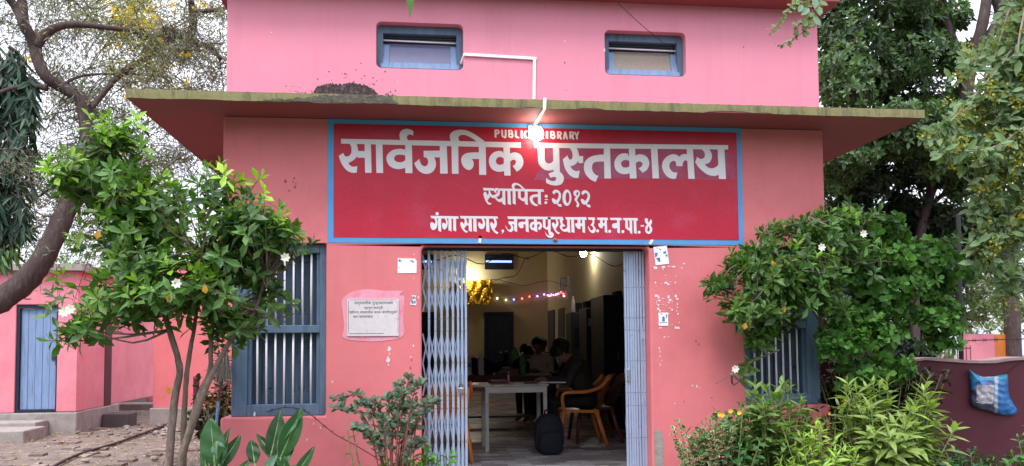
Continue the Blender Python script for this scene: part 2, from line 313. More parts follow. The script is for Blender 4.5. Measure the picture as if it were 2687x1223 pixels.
# upper wall with two window openings
def rrect(x0, x1, z0, z1, r): return arc(x1 - r, z0 + r, r, -90, 0, 4) + arc(x1 - r, z1 - r, r, 0, 90, 4) + arc(x0 + r, z1 - r, r, 90, 180, 4) + arc(x0 + r, z0 + r, r, 180, 270, 4)
W1 = (-.3626, .3816, 3.583, 3.987); W2 = (1.6306, 2.368, 3.586, 3.985)
uo = [(-1.597, 3.2), (3.61, 3.2), (3.61, 4.6), (-1.597, 4.6)]
mb = MB(); mb.prism([uo, rrect(*W1, .045)[::-1], rrect(*W2, .045)[::-1]], 0, .25); mb.build('upper_wall', M['pink_up'], lib, bevel=.012)
mb = MB(); mb.box(-1.56, -1.36, .28, 13.5, -.5, 4.6); mb.box(3.4, 3.6, .28, 13.5, -.5, 4.6); mb.build('side_wall', M['pink'], lib)
mb = MB(); mb.box(-1.36, 3.4, 13.2, 13.5, -.5, 4.6); mb.box(-1.359, -1.345, .281, 13.2, 0, 4.3); mb.box(3.2, 3.4, .281, 13.2, 0, 4.3)
mb.box(-1.345, 3.2, .281, 13.2, 4.3, 4.45); mb.box(-1.345, 3.2, .281, .295, 2.1, 4.3) if False else None; mb.build('interior_wall', M['cream'], lib)
# canopy: thin slab on three sides, ragged painted edge
CX0, CX1, CY = -2.231, 4.315, -.461
co = [(CX0, CY), (CX1, CY), (CX1, 6), (3.61, 6), (3.61, .249), (-1.597, .249), (-1.597, 6), (CX0, 6)]
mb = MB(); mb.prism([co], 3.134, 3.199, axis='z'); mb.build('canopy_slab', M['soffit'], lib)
mb = MB(); n = 260; rag = [0.0] * (n + 1); v = 0
for i in range(n + 1):
    v = v * .8 + random.gauss(0, .0012); rag[i] = v
for c_, w_, h_ in ((.30, 4, .006), (.48, 3, .009), (.555, 5, .012), (.735, 9, .016), (.78, 3, .006), (.2, 4, .006)):
    for i in range(n + 1):
        d = abs(i / n - c_) * n / w_
        if d < 1: rag[i] += h_ * (1 - d * d)
V = []; F = []
for i in range(n + 1):
    x = CX0 - .003 + (CX1 - CX0 + .006) * i / n; V += [(x, CY - .004, 3.202 + random.gauss(0, .0012)), (x, CY - .004 - random.uniform(0, .0015), 3.166), (x, CY - .004, 3.131 + max(-.003, rag[i])), (x, CY + .012, 3.202), (x, CY + .006, 3.131 + max(-.003, rag[i]))]
for i in range(n):
    a = i * 5; b = a + 5; F += [(a, a + 1, b + 1, b), (a + 1, a + 2, b + 2, b + 1), (a, b, b + 3, a + 3), (a + 2, a + 4, b + 4, b + 2)]
mb.add(V, F)
for x, s in ((CX0, -1), (CX1, 1)): mb.box(x - .004 if s < 0 else x, x if s < 0 else x + .004, CY - .003, 6, 3.131, 3.2025)
mb.build('canopy_edge', M['olive'], lib)
# broken hollow under the right of the canopy lip
a = ato(1925, 296, -.40); mb = MB(); mb.ball(a + Vector((.07, 0, .012)), (.15, .05, .022), 0, 12, 6); mb.build('broken_soffit_patch', mat('broken_concrete', (.17, .07, .06), .95, .4, 25, .9, 50), lib, smooth=True)
# roof slab
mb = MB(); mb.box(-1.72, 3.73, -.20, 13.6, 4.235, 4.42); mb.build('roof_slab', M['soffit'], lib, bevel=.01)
# black mould above the canopy
def blob_patch(mb, pts, y0, y1, m=0):
    mb.prism([pts], y0, y1, m)
def ragged(x0, x1, z0, prof, j=.006, n=70):
    top = []
    for i in range(n + 1):
        t = i / n; top.append((x0 + (x1 - x0) * t, z0 + float(np.interp(t, [p[0] for p in prof], [p[1] for p in prof])) + random.uniform(-j, j)))
    return [(x0, z0), (x1, z0)] + top[::-1][0:-1] if True else top
a = at(788, 238, 0); b = at(952, 243, 0)
zb_ = a.z - 3.29; mb = MB(); mb.prism([ragged(a.x, b.x, 3.29, [(0, zb_ + .02), (.06, zb_ + .075), (.25, zb_ + .100), (.45, zb_ + .095), (.6, zb_ + .112), (.8, zb_ + .09), (.93, zb_ + .055), (1, zb_ + .01)], .010, 130)], -.0035, .0)
mb.prism([ragged(at(640, 230, 0).x, a.x - .003, 3.29, [(0, zb_ - .03), (.1, zb_ - .004), (.2, zb_ - .03), (.85, zb_ - .03), (.95, zb_ + .004), (1, zb_ + .02)], .006, 60)], -.003, .0)
for k in range(70):
    t_ = random.random(); cx_ = a.x - .25 + (b.x - a.x + .4) * t_; cz_ = a.z + .01 + abs(random.gauss(0, .06)) * (1.6 if 0.2 < t_ < .9 else .5); r_ = random.uniform(.002, .008)
    mb.prism([[(cx_ + r_ * random.uniform(.5, 1.3) * math.cos(q * 1.05), cz_ + r_ * random.uniform(.5, 1.3) * math.sin(q * 1.05)) for q in range(6)]], -.0025, 0)
mb.build('mould_patch', M['soot'], lib)
# blackened run of the canopy edge
a = ato(690, 245, CY); b = ato(1046, 262, CY)
mb = MB(); mb.prism([ragged(a.x, b.x, 3.136, [(0, .004), (.08, .02), (.15, .014), (.3, .03), (.45, .055), (.6, .064), (.93, .064), (.96, .03), (1, .005)], .009)], CY - .0075, CY - .0055); mb.build('blackened_edge', mat('black_mould_edge', (.10, .09, .075), .95, .4, 20, .6, 60, stain=(.2, .18, .1), sscale=15, spos=(.5, .62), samt=.6), lib)
# bare cement at the foot of the right pillar, and small dents and paint chips
mb = MB(); x0 = 2.003
z1 = ato(1730, 1128, 0).z; mb.prism([[(2.02, -.45), (2.10, -.45)] + [(2.10 + random.uniform(-.006, .006), -.4 + k * (z1 + .4) / 9) for k in range(9)] + [(2.085, z1), (2.06, z1 - .008), (2.02, z1 + .003)]], -.003, 0); mb.build('bare_cement_patch', M['cement'], lib)
mb = MB(); dent_m = mat('dent', (.30, .06, .07), .9); chip_m = mat('chip', (.72, .62, .62), .9)
for px, py, r in ((718, 456, 5), (740, 448, 4), (742, 470, 5), (727, 480, 3), (737, 458, 3), (744, 462, 3), (1750, 858, 4), (1757, 866, 3), (1790, 1000, 3), (1720, 1010, 3), (1775, 1053, 3), (1035, 905, 3), (1032, 925, 4), (1035, 940, 3), (683, 85, 2), (1420, 158, 3), (1105, 80, 2), (1424, 227, 2), (965, 140, 3), (1870, 118, 3)):
    c = at(px, py, 0); rr = r * ppx(0); mb.prism([[(c.x + rr * random.uniform(.5, 1.2) * math.cos(k * .9) * .6, c.z + rr * random.uniform(.5, 1.2) * math.sin(k * .9)) for k in range(7)]], -.0025, 0); mb.build('wall_dent', dent_m, lib); mb = MB()
mb = MB()
for px, py, r in ((1052, 748, 4), (978, 878, 9), (976, 905, 10), (979, 890, 4), (977, 918, 4), (1033, 898, 3), (683, 84, 4), (1420, 103, 3), (1520, 125, 5), (1005, 1018, 3), (1013, 950, 3), (1040, 700, 2), (1040, 870, 4), (640, 1042, 6), (1025, 1060, 3), (1041, 640, 3), (1000, 205, 2), (836, 960, 4), (788, 1066, 3), (806, 1075, 4), (772, 1106, 4), (1697, 1015, 3), (1741, 970, 3), (1752, 972, 4), (1760, 975, 2)):
    c = at(px, py, 0); rr = r * ppx(0); mb.prism([[(c.x + rr * random.uniform(.4, 1.1) * math.cos(k * .9) * .6, c.z + rr * random.uniform(.5, 1.2) * math.sin(k * .9)) for k in range(7)]], -.0025, 0); mb.build('paint_chip', chip_m, lib); mb = MB()

# ---- big barred windows (frame with bars and panelled shutters)
def big_window(x0, x1, z0, z1, lw, rw, Y=.055):
    f = MB(); zt = z1 - .075; zb = z0 + .095; zm = z0 + (z1 - z0) * .50
    f.box(x0, x0 + lw, Y, Y + .14, z0, z1); f.box(x1 - rw, x1, Y, Y + .14, z0, z1); f.box(x0 + lw, x1 - rw, Y + .003, Y + .14, z0, zb); f.box(x0 + lw, x1 - rw, Y + .003, Y + .14, zt, z1)
    f.box(x0 + lw, x1 - rw, Y + .006, Y + .10, zm - .03, zm + .035)
    f.box(x0 + lw, x0 + lw + .03, Y + .03, Y + .11, zb, zm - .03); f.box(x0 + lw, x0 + lw + .03, Y + .03, Y + .11, zm + .035, zt); f.box(x1 - rw - .03, x1 - rw, Y + .03, Y + .11, zb, zm - .03); f.box(x1 - rw - .03, x1 - rw, Y + .03, Y + .11, zm + .035, zt)
    wn = f.build('barred_window', M['wood'], lib, bevel=.005)
    a, b = x0 + lw + .03, x1 - rw - .03
    for k in range(7):
        x = a + (b - a) * (k + .62) / 7.25
        for (q0, q1) in ((zb, zm - .03), (zm + .035, zt)):
            t = MB(); t.tube([(x + random.gauss(0, .0015), Y + .045, q0 - .004), (x, Y + .045, (q0 + q1) / 2), (x + random.gauss(0, .0015), Y + .045, q1 + .004)], .0086, 8); t.build('window_bar', M['bar'], wn, smooth=True)
    mid = (a + b) / 2
    for (p0, p1) in ((a, mid - .003), (mid + .003, b)):
        for (q0, q1) in ((zb, zm - .03), (zm + .035, zt)):
            s = MB(); sy = Y + .10
            s.box(p0, p0 + .07, sy, sy + .03, q0, q1); s.box(p1 - .07, p1, sy, sy + .03, q0, q1); s.box(p0 + .07, p1 - .07, sy + .001, sy + .03, q0, q0 + .09); s.box(p0 + .07, p1 - .07, sy + .001, sy + .03, q1 - .07, q1)
            s.box(p0 + .07, p1 - .07, sy + .014, sy + .028, q0 + .09, q1 - .07); s.box(p0 + .105, p1 - .105, sy + .006, sy + .014, q0 + .13, q1 - .11)
            s.build('window_shutter', M['wood_d'], wn, bevel=.004)
    return wn
big_window(-1.547, -.777, .637, 2.075, .125, .055)
big_window(2.864, 3.575, .662, 2.075, .05, .115)
for bx in ((-1.55, -.776, .635), (2.863, 3.58, .66)): mb = MB(); mb.box(bx[0], bx[1], .196, .28, bx[2], 2.078); mb.build('window_backing', M['navy_p'], lib)
# ---- small top-hung windows of the upper floor
def vent(x0, x1, z0, z1, pane):
    Y = .075; f = MB(); t = .055
    f.box(x0 - .01, x0 + t, Y, Y + .09, z0 - .01, z1 + .01); f.box(x1 - t, x1 + .01, Y, Y + .09, z0 - .01, z1 + .01); f.box(x0 + t, x1 - t, Y + .002, Y + .09, z1 - .07, z1 + .01); f.box(x0 + t, x1 - t, Y + .002, Y + .09, z0 - .01, z0 + .02)
    wn = f.build('vent_window', M['wood'], lib, bevel=.004)
    a, b = x0 + t + .002, x1 - t - .002; zb = z0 + .025; zt = z1 - .15
    s = MB(); lean = .055
    def P(x, z, d=0): return (x, Y - .012 + lean * (z - zb) / (zt - zb) * 1.2 + d, z)
    def slab(xa, xb, za, zc): s.add([P(xa, za), P(xb, za), P(xb, zc), P(xa, zc), P(xa, za, .03), P(xb, za, .03), P(xb, zc, .03), P(xa, zc, .03)], [(0, 1, 2, 3), (7, 6, 5, 4), (0, 4, 5, 1), (1, 5, 6, 2), (2, 6, 7, 3), (3, 7, 4, 0)])
    slab(a - .022, a + .05, zb, zt); slab(b - .05, b + .022, zb, zt); slab(a + .05, b - .05, zb, zb + .055)
    s.build('vent_sash', M['wood_lt'], wn, bevel=.003)
    s = MB(); slab2 = s.add([P(a + .05, zb + .055, .012), P(b - .05, zb + .055, .012), P(b - .05, zt + .01, .012), P(a + .05, zt + .01, .012)], [(0, 1, 2, 3)]); s.build('vent_pane', pane, wn)
    t_ = MB(); t_.tube([(a - .005, Y + .03, z1 - .125), (b + .005, Y + .03, z1 - .132)], .007, 8); t_.build('vent_rod', M['bar'], wn, smooth=True)
    t_ = MB()
    for k, zz in enumerate((z1 - .085, z1 - .105)): t_.box(a, b, Y + .06, Y + .066, zz - .006, zz + .004)
    t_.build('vent_louvre', M['steel_d'], wn)
    bk = MB(); bk.box(x0 - .01, x1 + .01, Y + .0915, .24, z0 - .01, z1 + .01); bk.build('vent_backing', M['navy_p'], wn)
vent(*W1, mat('dusty_blue_pane', (.13, .14, .26), .3, .08, 20, 0, spec=.6)); vent(*W2, mat('dusty_tan_pane', (.30, .25, .20), .45, .12, 40, 0, stain=(.5, .45, .36), sscale=60, spos=(.66, .7), spec=.4))

# ================================================================== PAINTED SIGN
sg = empty('painted_sign', (1.05, -.001, 2.078)); tag(sg, 'big red painted name sign with blue border and white lettering above the gateway', 'sign')
SB = (-.7638, 2.8645, 2.078, 3.131); SI = (-.7151, 2.8205, 2.1244, 3.091)
mb = MB(); mb.box(SB[0], SB[1], -.004, 0.002, SB[2] + .002, SB[3] - .0005)
edge = [(SB[0] + (SB[1] - SB[0]) * i / 160, 2.078 - .004 + random.uniform(-.004, .004)) for i in range(161)]
mb.build('sign_border', M['blue'], sg)
mb = MB(); mb.box(SI[0], SI[1], -.007, -.0045, SI[2], SI[3]); mb.build('sign_panel', M['red'], sg)
def crv(pts, sub=4, ang=48):
    "round a traced outline, keeping its sharp corners"
    n = len(pts); out = []; P = [Vector((p[0], p[1])) for p in pts]; corner = []
    for i in range(n):
        a = P[i] - P[i - 1]; b = P[(i + 1) % n] - P[i]
        corner.append(a.length < 1e-6 or b.length < 1e-6 or abs(a.angle(b)) > R(ang))
    for i in range(n):
        p1, p2 = P[i], P[(i + 1) % n]; out.append(p1)
        if corner[i] and corner[(i + 1) % n]: continue
        if (p2 - p1).length < 12: continue
        p0 = p1 - (p2 - p1) * .4 if corner[i] else P[i - 1]; p3 = p2 + (p2 - p1) * .4 if corner[(i + 1) % n] else P[(i + 2) % n]
        if (p1 - p0).length > 2.2 * (p2 - p1).length: p0 = p1 - (p1 - p0).normalized() * (p2 - p1).length
        if (p3 - p2).length > 2.2 * (p2 - p1).length: p3 = p2 + (p3 - p2).normalized() * (p2 - p1).length
        for j in range(1, sub):
            t = j / sub; out.append(.5 * ((2 * p1) + (p2 - p0) * t + (2 * p0 - 5 * p1 + 4 * p2 - p3) * t * t + (3 * p1 - p0 - 3 * p2 + p3) * t ** 3))
    return [(p.x, p.y) for p in out]
def circ(x, y, r): return [(x + r * math.cos(k * math.pi / 7), y + r * math.sin(k * math.pi / 7)) for k in range(14)]
def letters(name, items, m, parent, Y0=-.0085, rnd=True):
    "items: (outline, x offset, y offset, scale[, holes]) traced in photo crops, laid on the wall plane as coats of paint"
    mb = MB()
    for k, it in enumerate(items):
        pts, ox, oy, sc = it[:4]; holes = it[4] if len(it) > 4 else []
        y = Y0 - .00022 * (k % 9); loops = []
        for lp in [pts] + list(holes):
            q = crv(lp) if rnd and len(lp) > 4 else lp
            loops.append([ato(ox + x / sc, oy + z / sc, y) for x, z in q])
        tri = tessellate_polygon([[Vector((p.x, p.z, 0)) for p in lp] for lp in loops]); fl_ = [p for lp in loops for p in lp]
        mb.add(fl_, [tuple(t) for t in tri])
    o = mb.build(name, m, parent, fixn=False)
    return o
# greyed, scuffed paint behind the right half of the headline
mb = MB(); pt = [(1436, 392), (1500, 388), (1600, 388), (1720, 390), (1830, 391), (1900, 396), (1925, 410), (1928, 470), (1900, 474), (1800, 470), (1700, 469), (1600, 468), (1500, 470), (1440, 476), (1400, 470), (1420, 440), (1432, 415)]
q = []
for i in range(len(pt)):
    for k in range(8):
        a, b = pt[i], pt[(i + 1) % len(pt)]; q.append((a[0] + (b[0] - a[0]) * k / 8 + random.uniform(-3, 3), a[1] + (b[1] - a[1]) * k / 8 + random.uniform(-2.2, 2.2)))
mb.prism([[(ato(*p, -.007).x, ato(*p, -.007).z) for p in q]], -.0078, -.0071)
mb.build('faded_paint_patch', mat('faded_red_paint', (.42, .045, .10), .5, .12, 12, .15, 50, stain=(.36, .13, .22), sscale=4, spos=(.42, .68), samt=.9, stain2=(.2, .03, .06), s2scale=30, s2pos=(.68, .72), s2amt=.6), sg)
A1 = (880, 330, 7.812); A2 = (1080, 330, 7.8133); A3 = (1390, 360, 8.370); A4 = (1600, 360, 8.05)
def I(a, *pts, holes=()): return (list(pts), a[0], a[1], a[2], [list(h) for h in holes])
O1 = (0, 0, 1)
head = [
 I(O1, (894.7, 364.3), (1367, 373.8), (1367, 388), (895, 376.8)),
 I(A1, (270,355),(430,360),(450,420),(465,500),(465,560),(445,620),(410,670),(350,720),(268,762),(290,800),(340,835),(390,842),(450,828),(438,962),(370,965),(300,950),(230,910),(170,845),(120,760),(90,690),(70,618),(160,558),(180,600),(205,625),(240,632),(285,615),(320,575),(330,520),(328,450),(312,400),(290,370)),
 I(A1, (440,520),(610,520),(610,655),(455,655)), I(A1, (598,365),(728,368),(742,965),(610,965)), I(A1, (828,368),(965,370),(980,968),(842,968)),
 I(A1, (1440,492),(1380,478),(1300,474),(1200,490),(1120,535),(1065,600),(1048,670),(1060,740),(1100,810),(1170,862),(1250,885),(1330,887),(1440,865),(1440,705),(1370,745),(1300,750),(1250,735),(1215,705),(1204,670),(1220,630),(1260,600),(1320,593),(1380,598),(1440,610)),
 I(A1, (1430,380),(1568,385),(1580,972),(1435,972)),
 I(A1, (1345,320),(1320,250),(1313,190),(1330,130),(1380,85),(1440,66),(1500,66),(1560,85),(1603,120),(1592,203),(1560,185),(1520,180),(1485,198),(1466,235),(1475,275),(1510,320)),
 I(A2, (160,680),(175,745),(210,805),(270,835),(320,810),(340,745),(330,690),(300,655),(250,648),(245,515),(590,510),(590,648),(455,648),(485,700),(500,780),(485,865),(440,935),(380,975),(300,988),(220,970),(150,925),(95,860),(55,768)),
 I(A2, (578,400),(722,402),(740,980),(586,982)), I(A2, (818,402),(957,407),(962,985),(828,983)),
 I(A2, (810,325),(790,270),(783,210),(800,160),(850,115),(930,88),(1030,82),(1130,95),(1230,140),(1340,205),(1440,275),(1525,340),(1360,340),(1290,290),(1200,235),(1110,195),(1040,188),(985,205),(960,245),(968,290),(1000,335)),
 I(A2, (1390,545),(1220,550),(1120,565),(1050,610),(1018,680),(1025,760),(1060,835),(1110,885),(1170,908),(1225,890),(1262,840),(1273,775),(1260,720),(1228,682),(1390,682)),
 I(A2, (1378,415),(1518,418),(1530,1008),(1386,1005)),
 I(A2, (1890,585),(1865,530),(1800,518),(1720,530),(1650,575),(1600,645),(1585,725),(1600,810),(1650,890),(1720,930),(1800,945),(1900,930),(1900,770),(1850,795),(1800,803),(1750,780),(1727,730),(1740,680),(1780,645),(1830,640),(1890,670)),
 I(A2, (1880,430),(2015,437),(2030,1022),(1900,1020)),
 I(A2, (2005,587),(2060,555),(2120,548),(2190,565),(2250,615),(2285,690),(2292,760),(2270,835),(2220,900),(2155,942),(2072,825),(2115,800),(2138,755),(2130,715),(2100,697),(2060,705),(2008,748)),
 I(O1, (1400, 374.8), (1910.6, 380.9), (1911, 392.5), (1403, 388)),
 I(A3, (172,222),(325,225),(333,490),(355,550),(415,578),(475,562),(530,505),(530,715),(460,730),(390,732),(310,705),(235,640),(190,560),(182,450)),
 I(A3, (508,222),(645,225),(662,790),(527,790)),
 I(A3, (655,765),(715,810),(745,870),(748,930),(725,995),(680,1040),(610,1060),(530,1060),(440,1040),(357,1000),(365,890),(400,925),(460,955),(530,965),(570,945),(585,910),(570,880),(530,872),(455,893),(415,800),(480,772),(530,760)),
 I(A3, (870,230),(1028,230),(1060,300),(1080,380),(1085,415),(1172,415),(1172,570),(1075,570),(1062,515),(1030,570),(970,615),(890,640),(930,700),(990,740),(1040,745),(1095,735),(1070,898),(1000,895),(930,870),(860,815),(795,725),(755,620),(728,488),(828,400),(845,450),(880,495),(915,490),(940,440),(940,370),(920,300)),
 I(A3, (1645,380),(1500,390),(1380,415),(1280,465),(1215,540),(1190,640),(1200,740),(1240,830),(1300,900),(1360,945),(1448,982),(1508,848),(1450,828),(1395,770),(1370,700),(1370,640),(1390,580),(1440,548),(1520,537),(1645,535)),
 I(A3, (1625,235),(1765,240),(1785,908),(1640,906)),
 I(A4, (412,435),(385,355),(310,338),(220,360),(150,420),(105,500),(97,580),(115,670),(170,735),(240,770),(320,782),(430,765),(430,605),(380,635),(325,643),(270,625),(240,570),(252,520),(300,488),(350,485),(425,502)),
 I(A4, (402,235),(535,235),(568,872),(425,872)),
 I(A4, (520,408),(580,372),(650,362),(730,380),(800,440),(835,530),(825,610),(780,695),(695,755),(608,655),(660,630),(693,580),(688,545),(640,515),(590,520),(530,565)),
 I(A4, (868,235),(1008,240),(1040,872),(903,870)),
 I(A4, (1645,370),(1580,353),(1520,370),(1465,412),(1420,375),(1350,360),(1270,375),(1190,425),(1130,500),(1105,590),(1115,680),(1160,770),(1220,835),(1290,870),(1350,880),(1400,870),(1428,742),(1380,748),(1320,725),(1275,670),(1258,610),(1275,545),(1330,503),(1380,505),(1402,550),(1405,612),(1538,612),(1545,545),(1575,495),(1610,490),(1655,525)),
 I(A4, (1625,245),(1757,250),(1795,880),(1660,878)),
 I(A4, (1930,245),(2095,245),(2135,310),(2157,380),(2150,460),(2110,530),(2060,558),(2005,568),(2050,620),(2110,652),(2180,655),(2250,625),(2300,570),(2315,788),(2240,815),(2160,815),(2070,790),(1990,740),(1900,660),(1850,600),(1803,535),(1845,415),(1890,450),(1940,460),(1990,435),(2010,380),(1995,310)),
 I(A4, (2278,245),(2422,245),(2455,885),(2305,882))]
letters('headline_lettering', head, M['white'], sg)
B1 = (1250, 480, 8.05)
two = [(1640,248),(1605,210),(1625,165),(1680,143),(1740,165),(1785,230),(1785,310),(1755,385),(1722,432),(1740,445),(1785,447),(1808,495),(1770,507),(1725,480),(1705,443),(1650,447),(1610,405),(1592,345),(1610,322),(1645,335),(1685,372),(1730,310),(1740,250),(1715,205),(1680,205)]
ell = lambda cx, cy, rx, ry: [(cx + rx * math.cos(k * math.pi / 10), cy + ry * math.sin(k * math.pi / 10)) for k in range(20)]
est = [I(B1, (137,105),(370,112),(395,165),(155,160)), I(B1, (480,118),(1415,138),(1432,188),(500,168)),
 I(B1, (255,155),(285,160),(312,230),(340,262),(360,252),(395,285),(385,320),(345,325),(300,285),(232,370),(260,410),(328,436),(280,465),(235,440),(190,370),(160,290),(150,225),(175,185),(205,200),(232,255),(260,220)),
 I(B1, (425,215),(385,200),(372,165),(385,125),(425,108),(470,120),(495,160),(497,215),(475,270),(425,300),(450,335),(495,342),(552,300),(552,395),(500,405),(440,380),(385,315),(360,262),(400,245),(445,205),(452,165),(435,152),(422,175)),
 I(B1, (550,120),(608,120),(615,470),(548,440)), I(B1, (655,120),(715,120),(732,465),(662,447)), I(B1, (765,120),(825,120),(830,460),(768,435)),
 I(B1, (765,130),(748,75),(760,25),(800,3),(850,3),(930,40),(1025,132),(975,130),(920,75),(860,45),(815,55),(803,85),(812,130)),
 I(B1, (880,160),(935,160),(940,300),(965,330),(995,320),(1025,285),(1030,385),(985,390),(930,355),(880,315)), I(B1, (1020,130),(1080,130),(1088,468),(1025,445)),
 I(B1, (1305,240),(1220,245),(1150,275),(1125,330),(1140,400),(1190,460),(1270,493),(1312,468),(1250,440),(1205,390),(1190,340),(1210,305),(1305,295)), I(B1, (1300,140),(1360,140),(1365,465),(1300,435)),
 I(B1, *circ(1475,282,32)), I(B1, *circ(1467,418,30)), I(B1, (1440,340),(1495,340),(1528,362),(1450,362)),
 I(B1, *two), I(B1, *ell(1912,313,95,172), holes=[ell(1925,313,40,115)]),
 I(B1, (2110,290),(2065,265),(2050,215),(2065,165),(2115,147),(2165,165),(2190,215),(2175,270),(2140,330),(2125,370),(2165,430),(2172,475),(2145,522),(2105,490),(2130,455),(2110,410),(2072,360),(2085,320), holes=[[(2110,225),(2130,190),(2155,205),(2150,240),(2120,275)]]),
 I(B1, *[(x + 611, y + 12) for x, y in two])]
letters('founding_year_lettering', est, M['white'], sg)
B = (1120, 545, 8.587); C = (1410, 550, 8.05)
adr = [I(B, (78,182),(705,195),(725,248),(100,240)), I(B, *circ(232,137,38)),
 I(B, (160,235),(215,235),(240,300),(240,380),(215,460),(160,505),(115,490),(82,430),(78,360),(100,325),(135,335),(178,365),(195,310)), I(B, (252,230),(325,232),(322,545),(257,520)),
 I(B, (395,235),(445,240),(470,310),(470,380),(445,455),(400,495),(365,475),(345,420),(348,350),(380,338),(425,368),(430,300)), I(B, (487,232),(555,235),(557,537),(488,512)), I(B, (592,232),(658,235),(660,537),(594,512)),
 I(B, (745,187),(1590,197),(1608,248),(768,245)),
 I(B, (825,235),(880,240),(905,300),(912,352),(948,345),(948,410),(905,390),(842,468),(880,515),(930,540),(888,567),(835,530),(785,460),(755,390),(760,335),(795,318),(828,368),(850,320),(850,280)), I(B, (945,240),(1010,240),(1018,542),(945,520)), I(B, (1045,240),(1115,242),(1125,548),(1048,522)),
 I(B, (1228,240),(1278,245),(1312,320),(1312,395),(1285,460),(1230,487),(1185,460),(1155,400),(1155,345),(1185,325),(1240,382),(1262,330)), I(B, (1335,240),(1400,240),(1412,558),(1340,532)),
 I(B, (1495,240),(1550,245),(1578,330),(1570,410),(1522,485),(1560,530),(1618,560),(1588,592),(1530,560),(1470,490),(1432,410),(1430,345),(1460,318),(1505,372),(1525,320)),
 I(B, (1680,520),(1705,493),(1735,500),(1738,540),(1680,605),(1705,555)),
 I(O1, (1331, 568), (1475.8, 569.3), (1479, 575.8), (1333.7, 574.9)),
 I(B, (1835,310),(1970,312),(1970,375),(1915,375),(1945,420),(1950,490),(1925,535),(1880,550),(1830,520),(1785,450),(1765,385),(1790,430),(1830,490),(1865,500),(1893,470),(1895,420),(1870,380),(1850,378)), I(B, (1965,250),(2035,252),(2035,550),(1968,520)),
 I(B, (2235,320),(2130,318),(2075,335),(2060,385),(2085,440),(2130,468),(2170,455),(2182,420),(2165,378),(2235,378)), I(B, (2222,252),(2288,254),(2297,557),(2230,530)),
 I(B, (2425,320),(2370,325),(2330,365),(2318,420),(2340,475),(2380,505),(2430,512),(2430,430),(2395,458),(2372,440),(2380,390),(2425,360)), I(B, (2413,254),(2478,256),(2490,552),(2422,525)),
 I(C, (-8,270),(25,252),(70,275),(97,335),(85,395),(40,440),(12,395),(55,340),(45,310),(15,310),(-8,330)),
 I(C, (115,200),(170,200),(175,370),(195,378),(232,335),(232,430),(175,415),(118,370)), I(C, (222,160),(280,160),(282,500),(230,480)),
 I(C, (275,465),(320,485),(345,520),(340,560),(310,590),(265,597),(215,575),(180,525),(160,455),(185,505),(220,540),(255,552),(290,540),(288,530),(250,540),(240,490)),
 I(C, (380,200),(420,210),(445,270),(440,330),(385,412),(425,465),(480,492),(445,520),(390,480),(340,400),(308,325),(315,280),(345,268),(380,315),(400,270)),
 I(C, (480,205),(555,200),(530,250),(535,290),(590,340),(590,355),(540,360),(520,385),(540,410),(580,415),(635,370),(640,450),(590,470),(530,450),(480,390),(478,340),(500,310),(475,250)),
 I(C, (587,160),(1030,160),(1047,218),(610,212)), I(C, (628,205),(685,207),(695,492),(635,475)), I(C, (715,205),(770,207),(788,490),(722,478)),
 I(C, (848,210),(910,210),(912,400),(880,412),(850,400),(805,340),(805,290),(848,290)), I(C, (905,290),(960,290),(960,350),(905,350)), I(C, (945,210),(1003,212),(1010,495),(953,480)),
 I(C, (1065,165),(1210,165),(1228,222),(1082,218)), I(C, (1155,212),(1195,216),(1205,275),(1185,330),(1225,385),(1230,440),(1205,490),(1160,495),(1110,460),(1075,390),(1075,345),(1100,390),(1130,435),(1160,440),(1180,410),(1170,365),(1120,325),(1155,290),(1165,255)),
 I(C, *circ(1272,450,32)), I(C, (1257,170),(1480,170),(1500,222),(1275,220)), I(C, (1325,215),(1380,215),(1385,385),(1350,395),(1310,370),(1290,325),(1295,290),(1325,290)), I(C, (1375,285),(1430,285),(1432,345),(1375,345)), I(C, (1420,215),(1465,217),(1480,495),(1425,475)),
 I(C, *circ(1528,460,32)), I(C, (1528,175),(1770,175),(1790,225),(1548,222)), I(C, (1695,285),(1620,290),(1580,315),(1580,360),(1610,390),(1650,400),(1695,385)), I(C, (1680,217),(1738,220),(1745,505),(1690,485)),
 I(C, *circ(1808,465,32)), I(C, (1803,178),(2110,178),(2130,232),(1825,228)), I(C, (1860,222),(1910,222),(1918,390),(1935,385),(1958,345),(1958,450),(1910,430),(1860,375)), I(C, (1945,222),(2000,222),(2005,518),(1955,492)), I(C, (2035,224),(2090,226),(2098,515),(2042,492)),
 I(C, *circ(2150,478,32)), I(C, (2185,328),(2255,328),(2255,360),(2185,360)),
 I(C, (2270,190),(2305,183),(2340,200),(2330,240),(2355,275),(2375,240),(2385,205),(2420,220),(2420,280),(2395,335),(2425,400),(2420,460),(2385,505),(2345,515),(2300,490),(2275,430),(2285,370),(2320,320),(2275,260), holes=[[(2345,350),(2370,390),(2375,430),(2345,470),(2325,460),(2325,420)]])]
letters('address_lettering', adr, M['white'], sg)
D = (1280, 325, 9.9077)
Bo = [(525,158),(620,158),(658,200),(650,245),(672,300),(655,360),(600,372),(530,340)]; Bh = [[(575,195),(612,195),(612,228),(575,235)], [(575,280),(620,285),(620,315),(575,325)]]
Ro = [(1798,195),(1885,195),(1925,225),(1925,270),(1900,310),(1930,410),(1885,405),(1850,330),(1850,395),(1795,375)]; Rh = [[(1845,225),(1885,235),(1880,270),(1848,280)]]
sh = lambda L_, dx, dy: [(x + dx, y + dy) for x, y in L_]
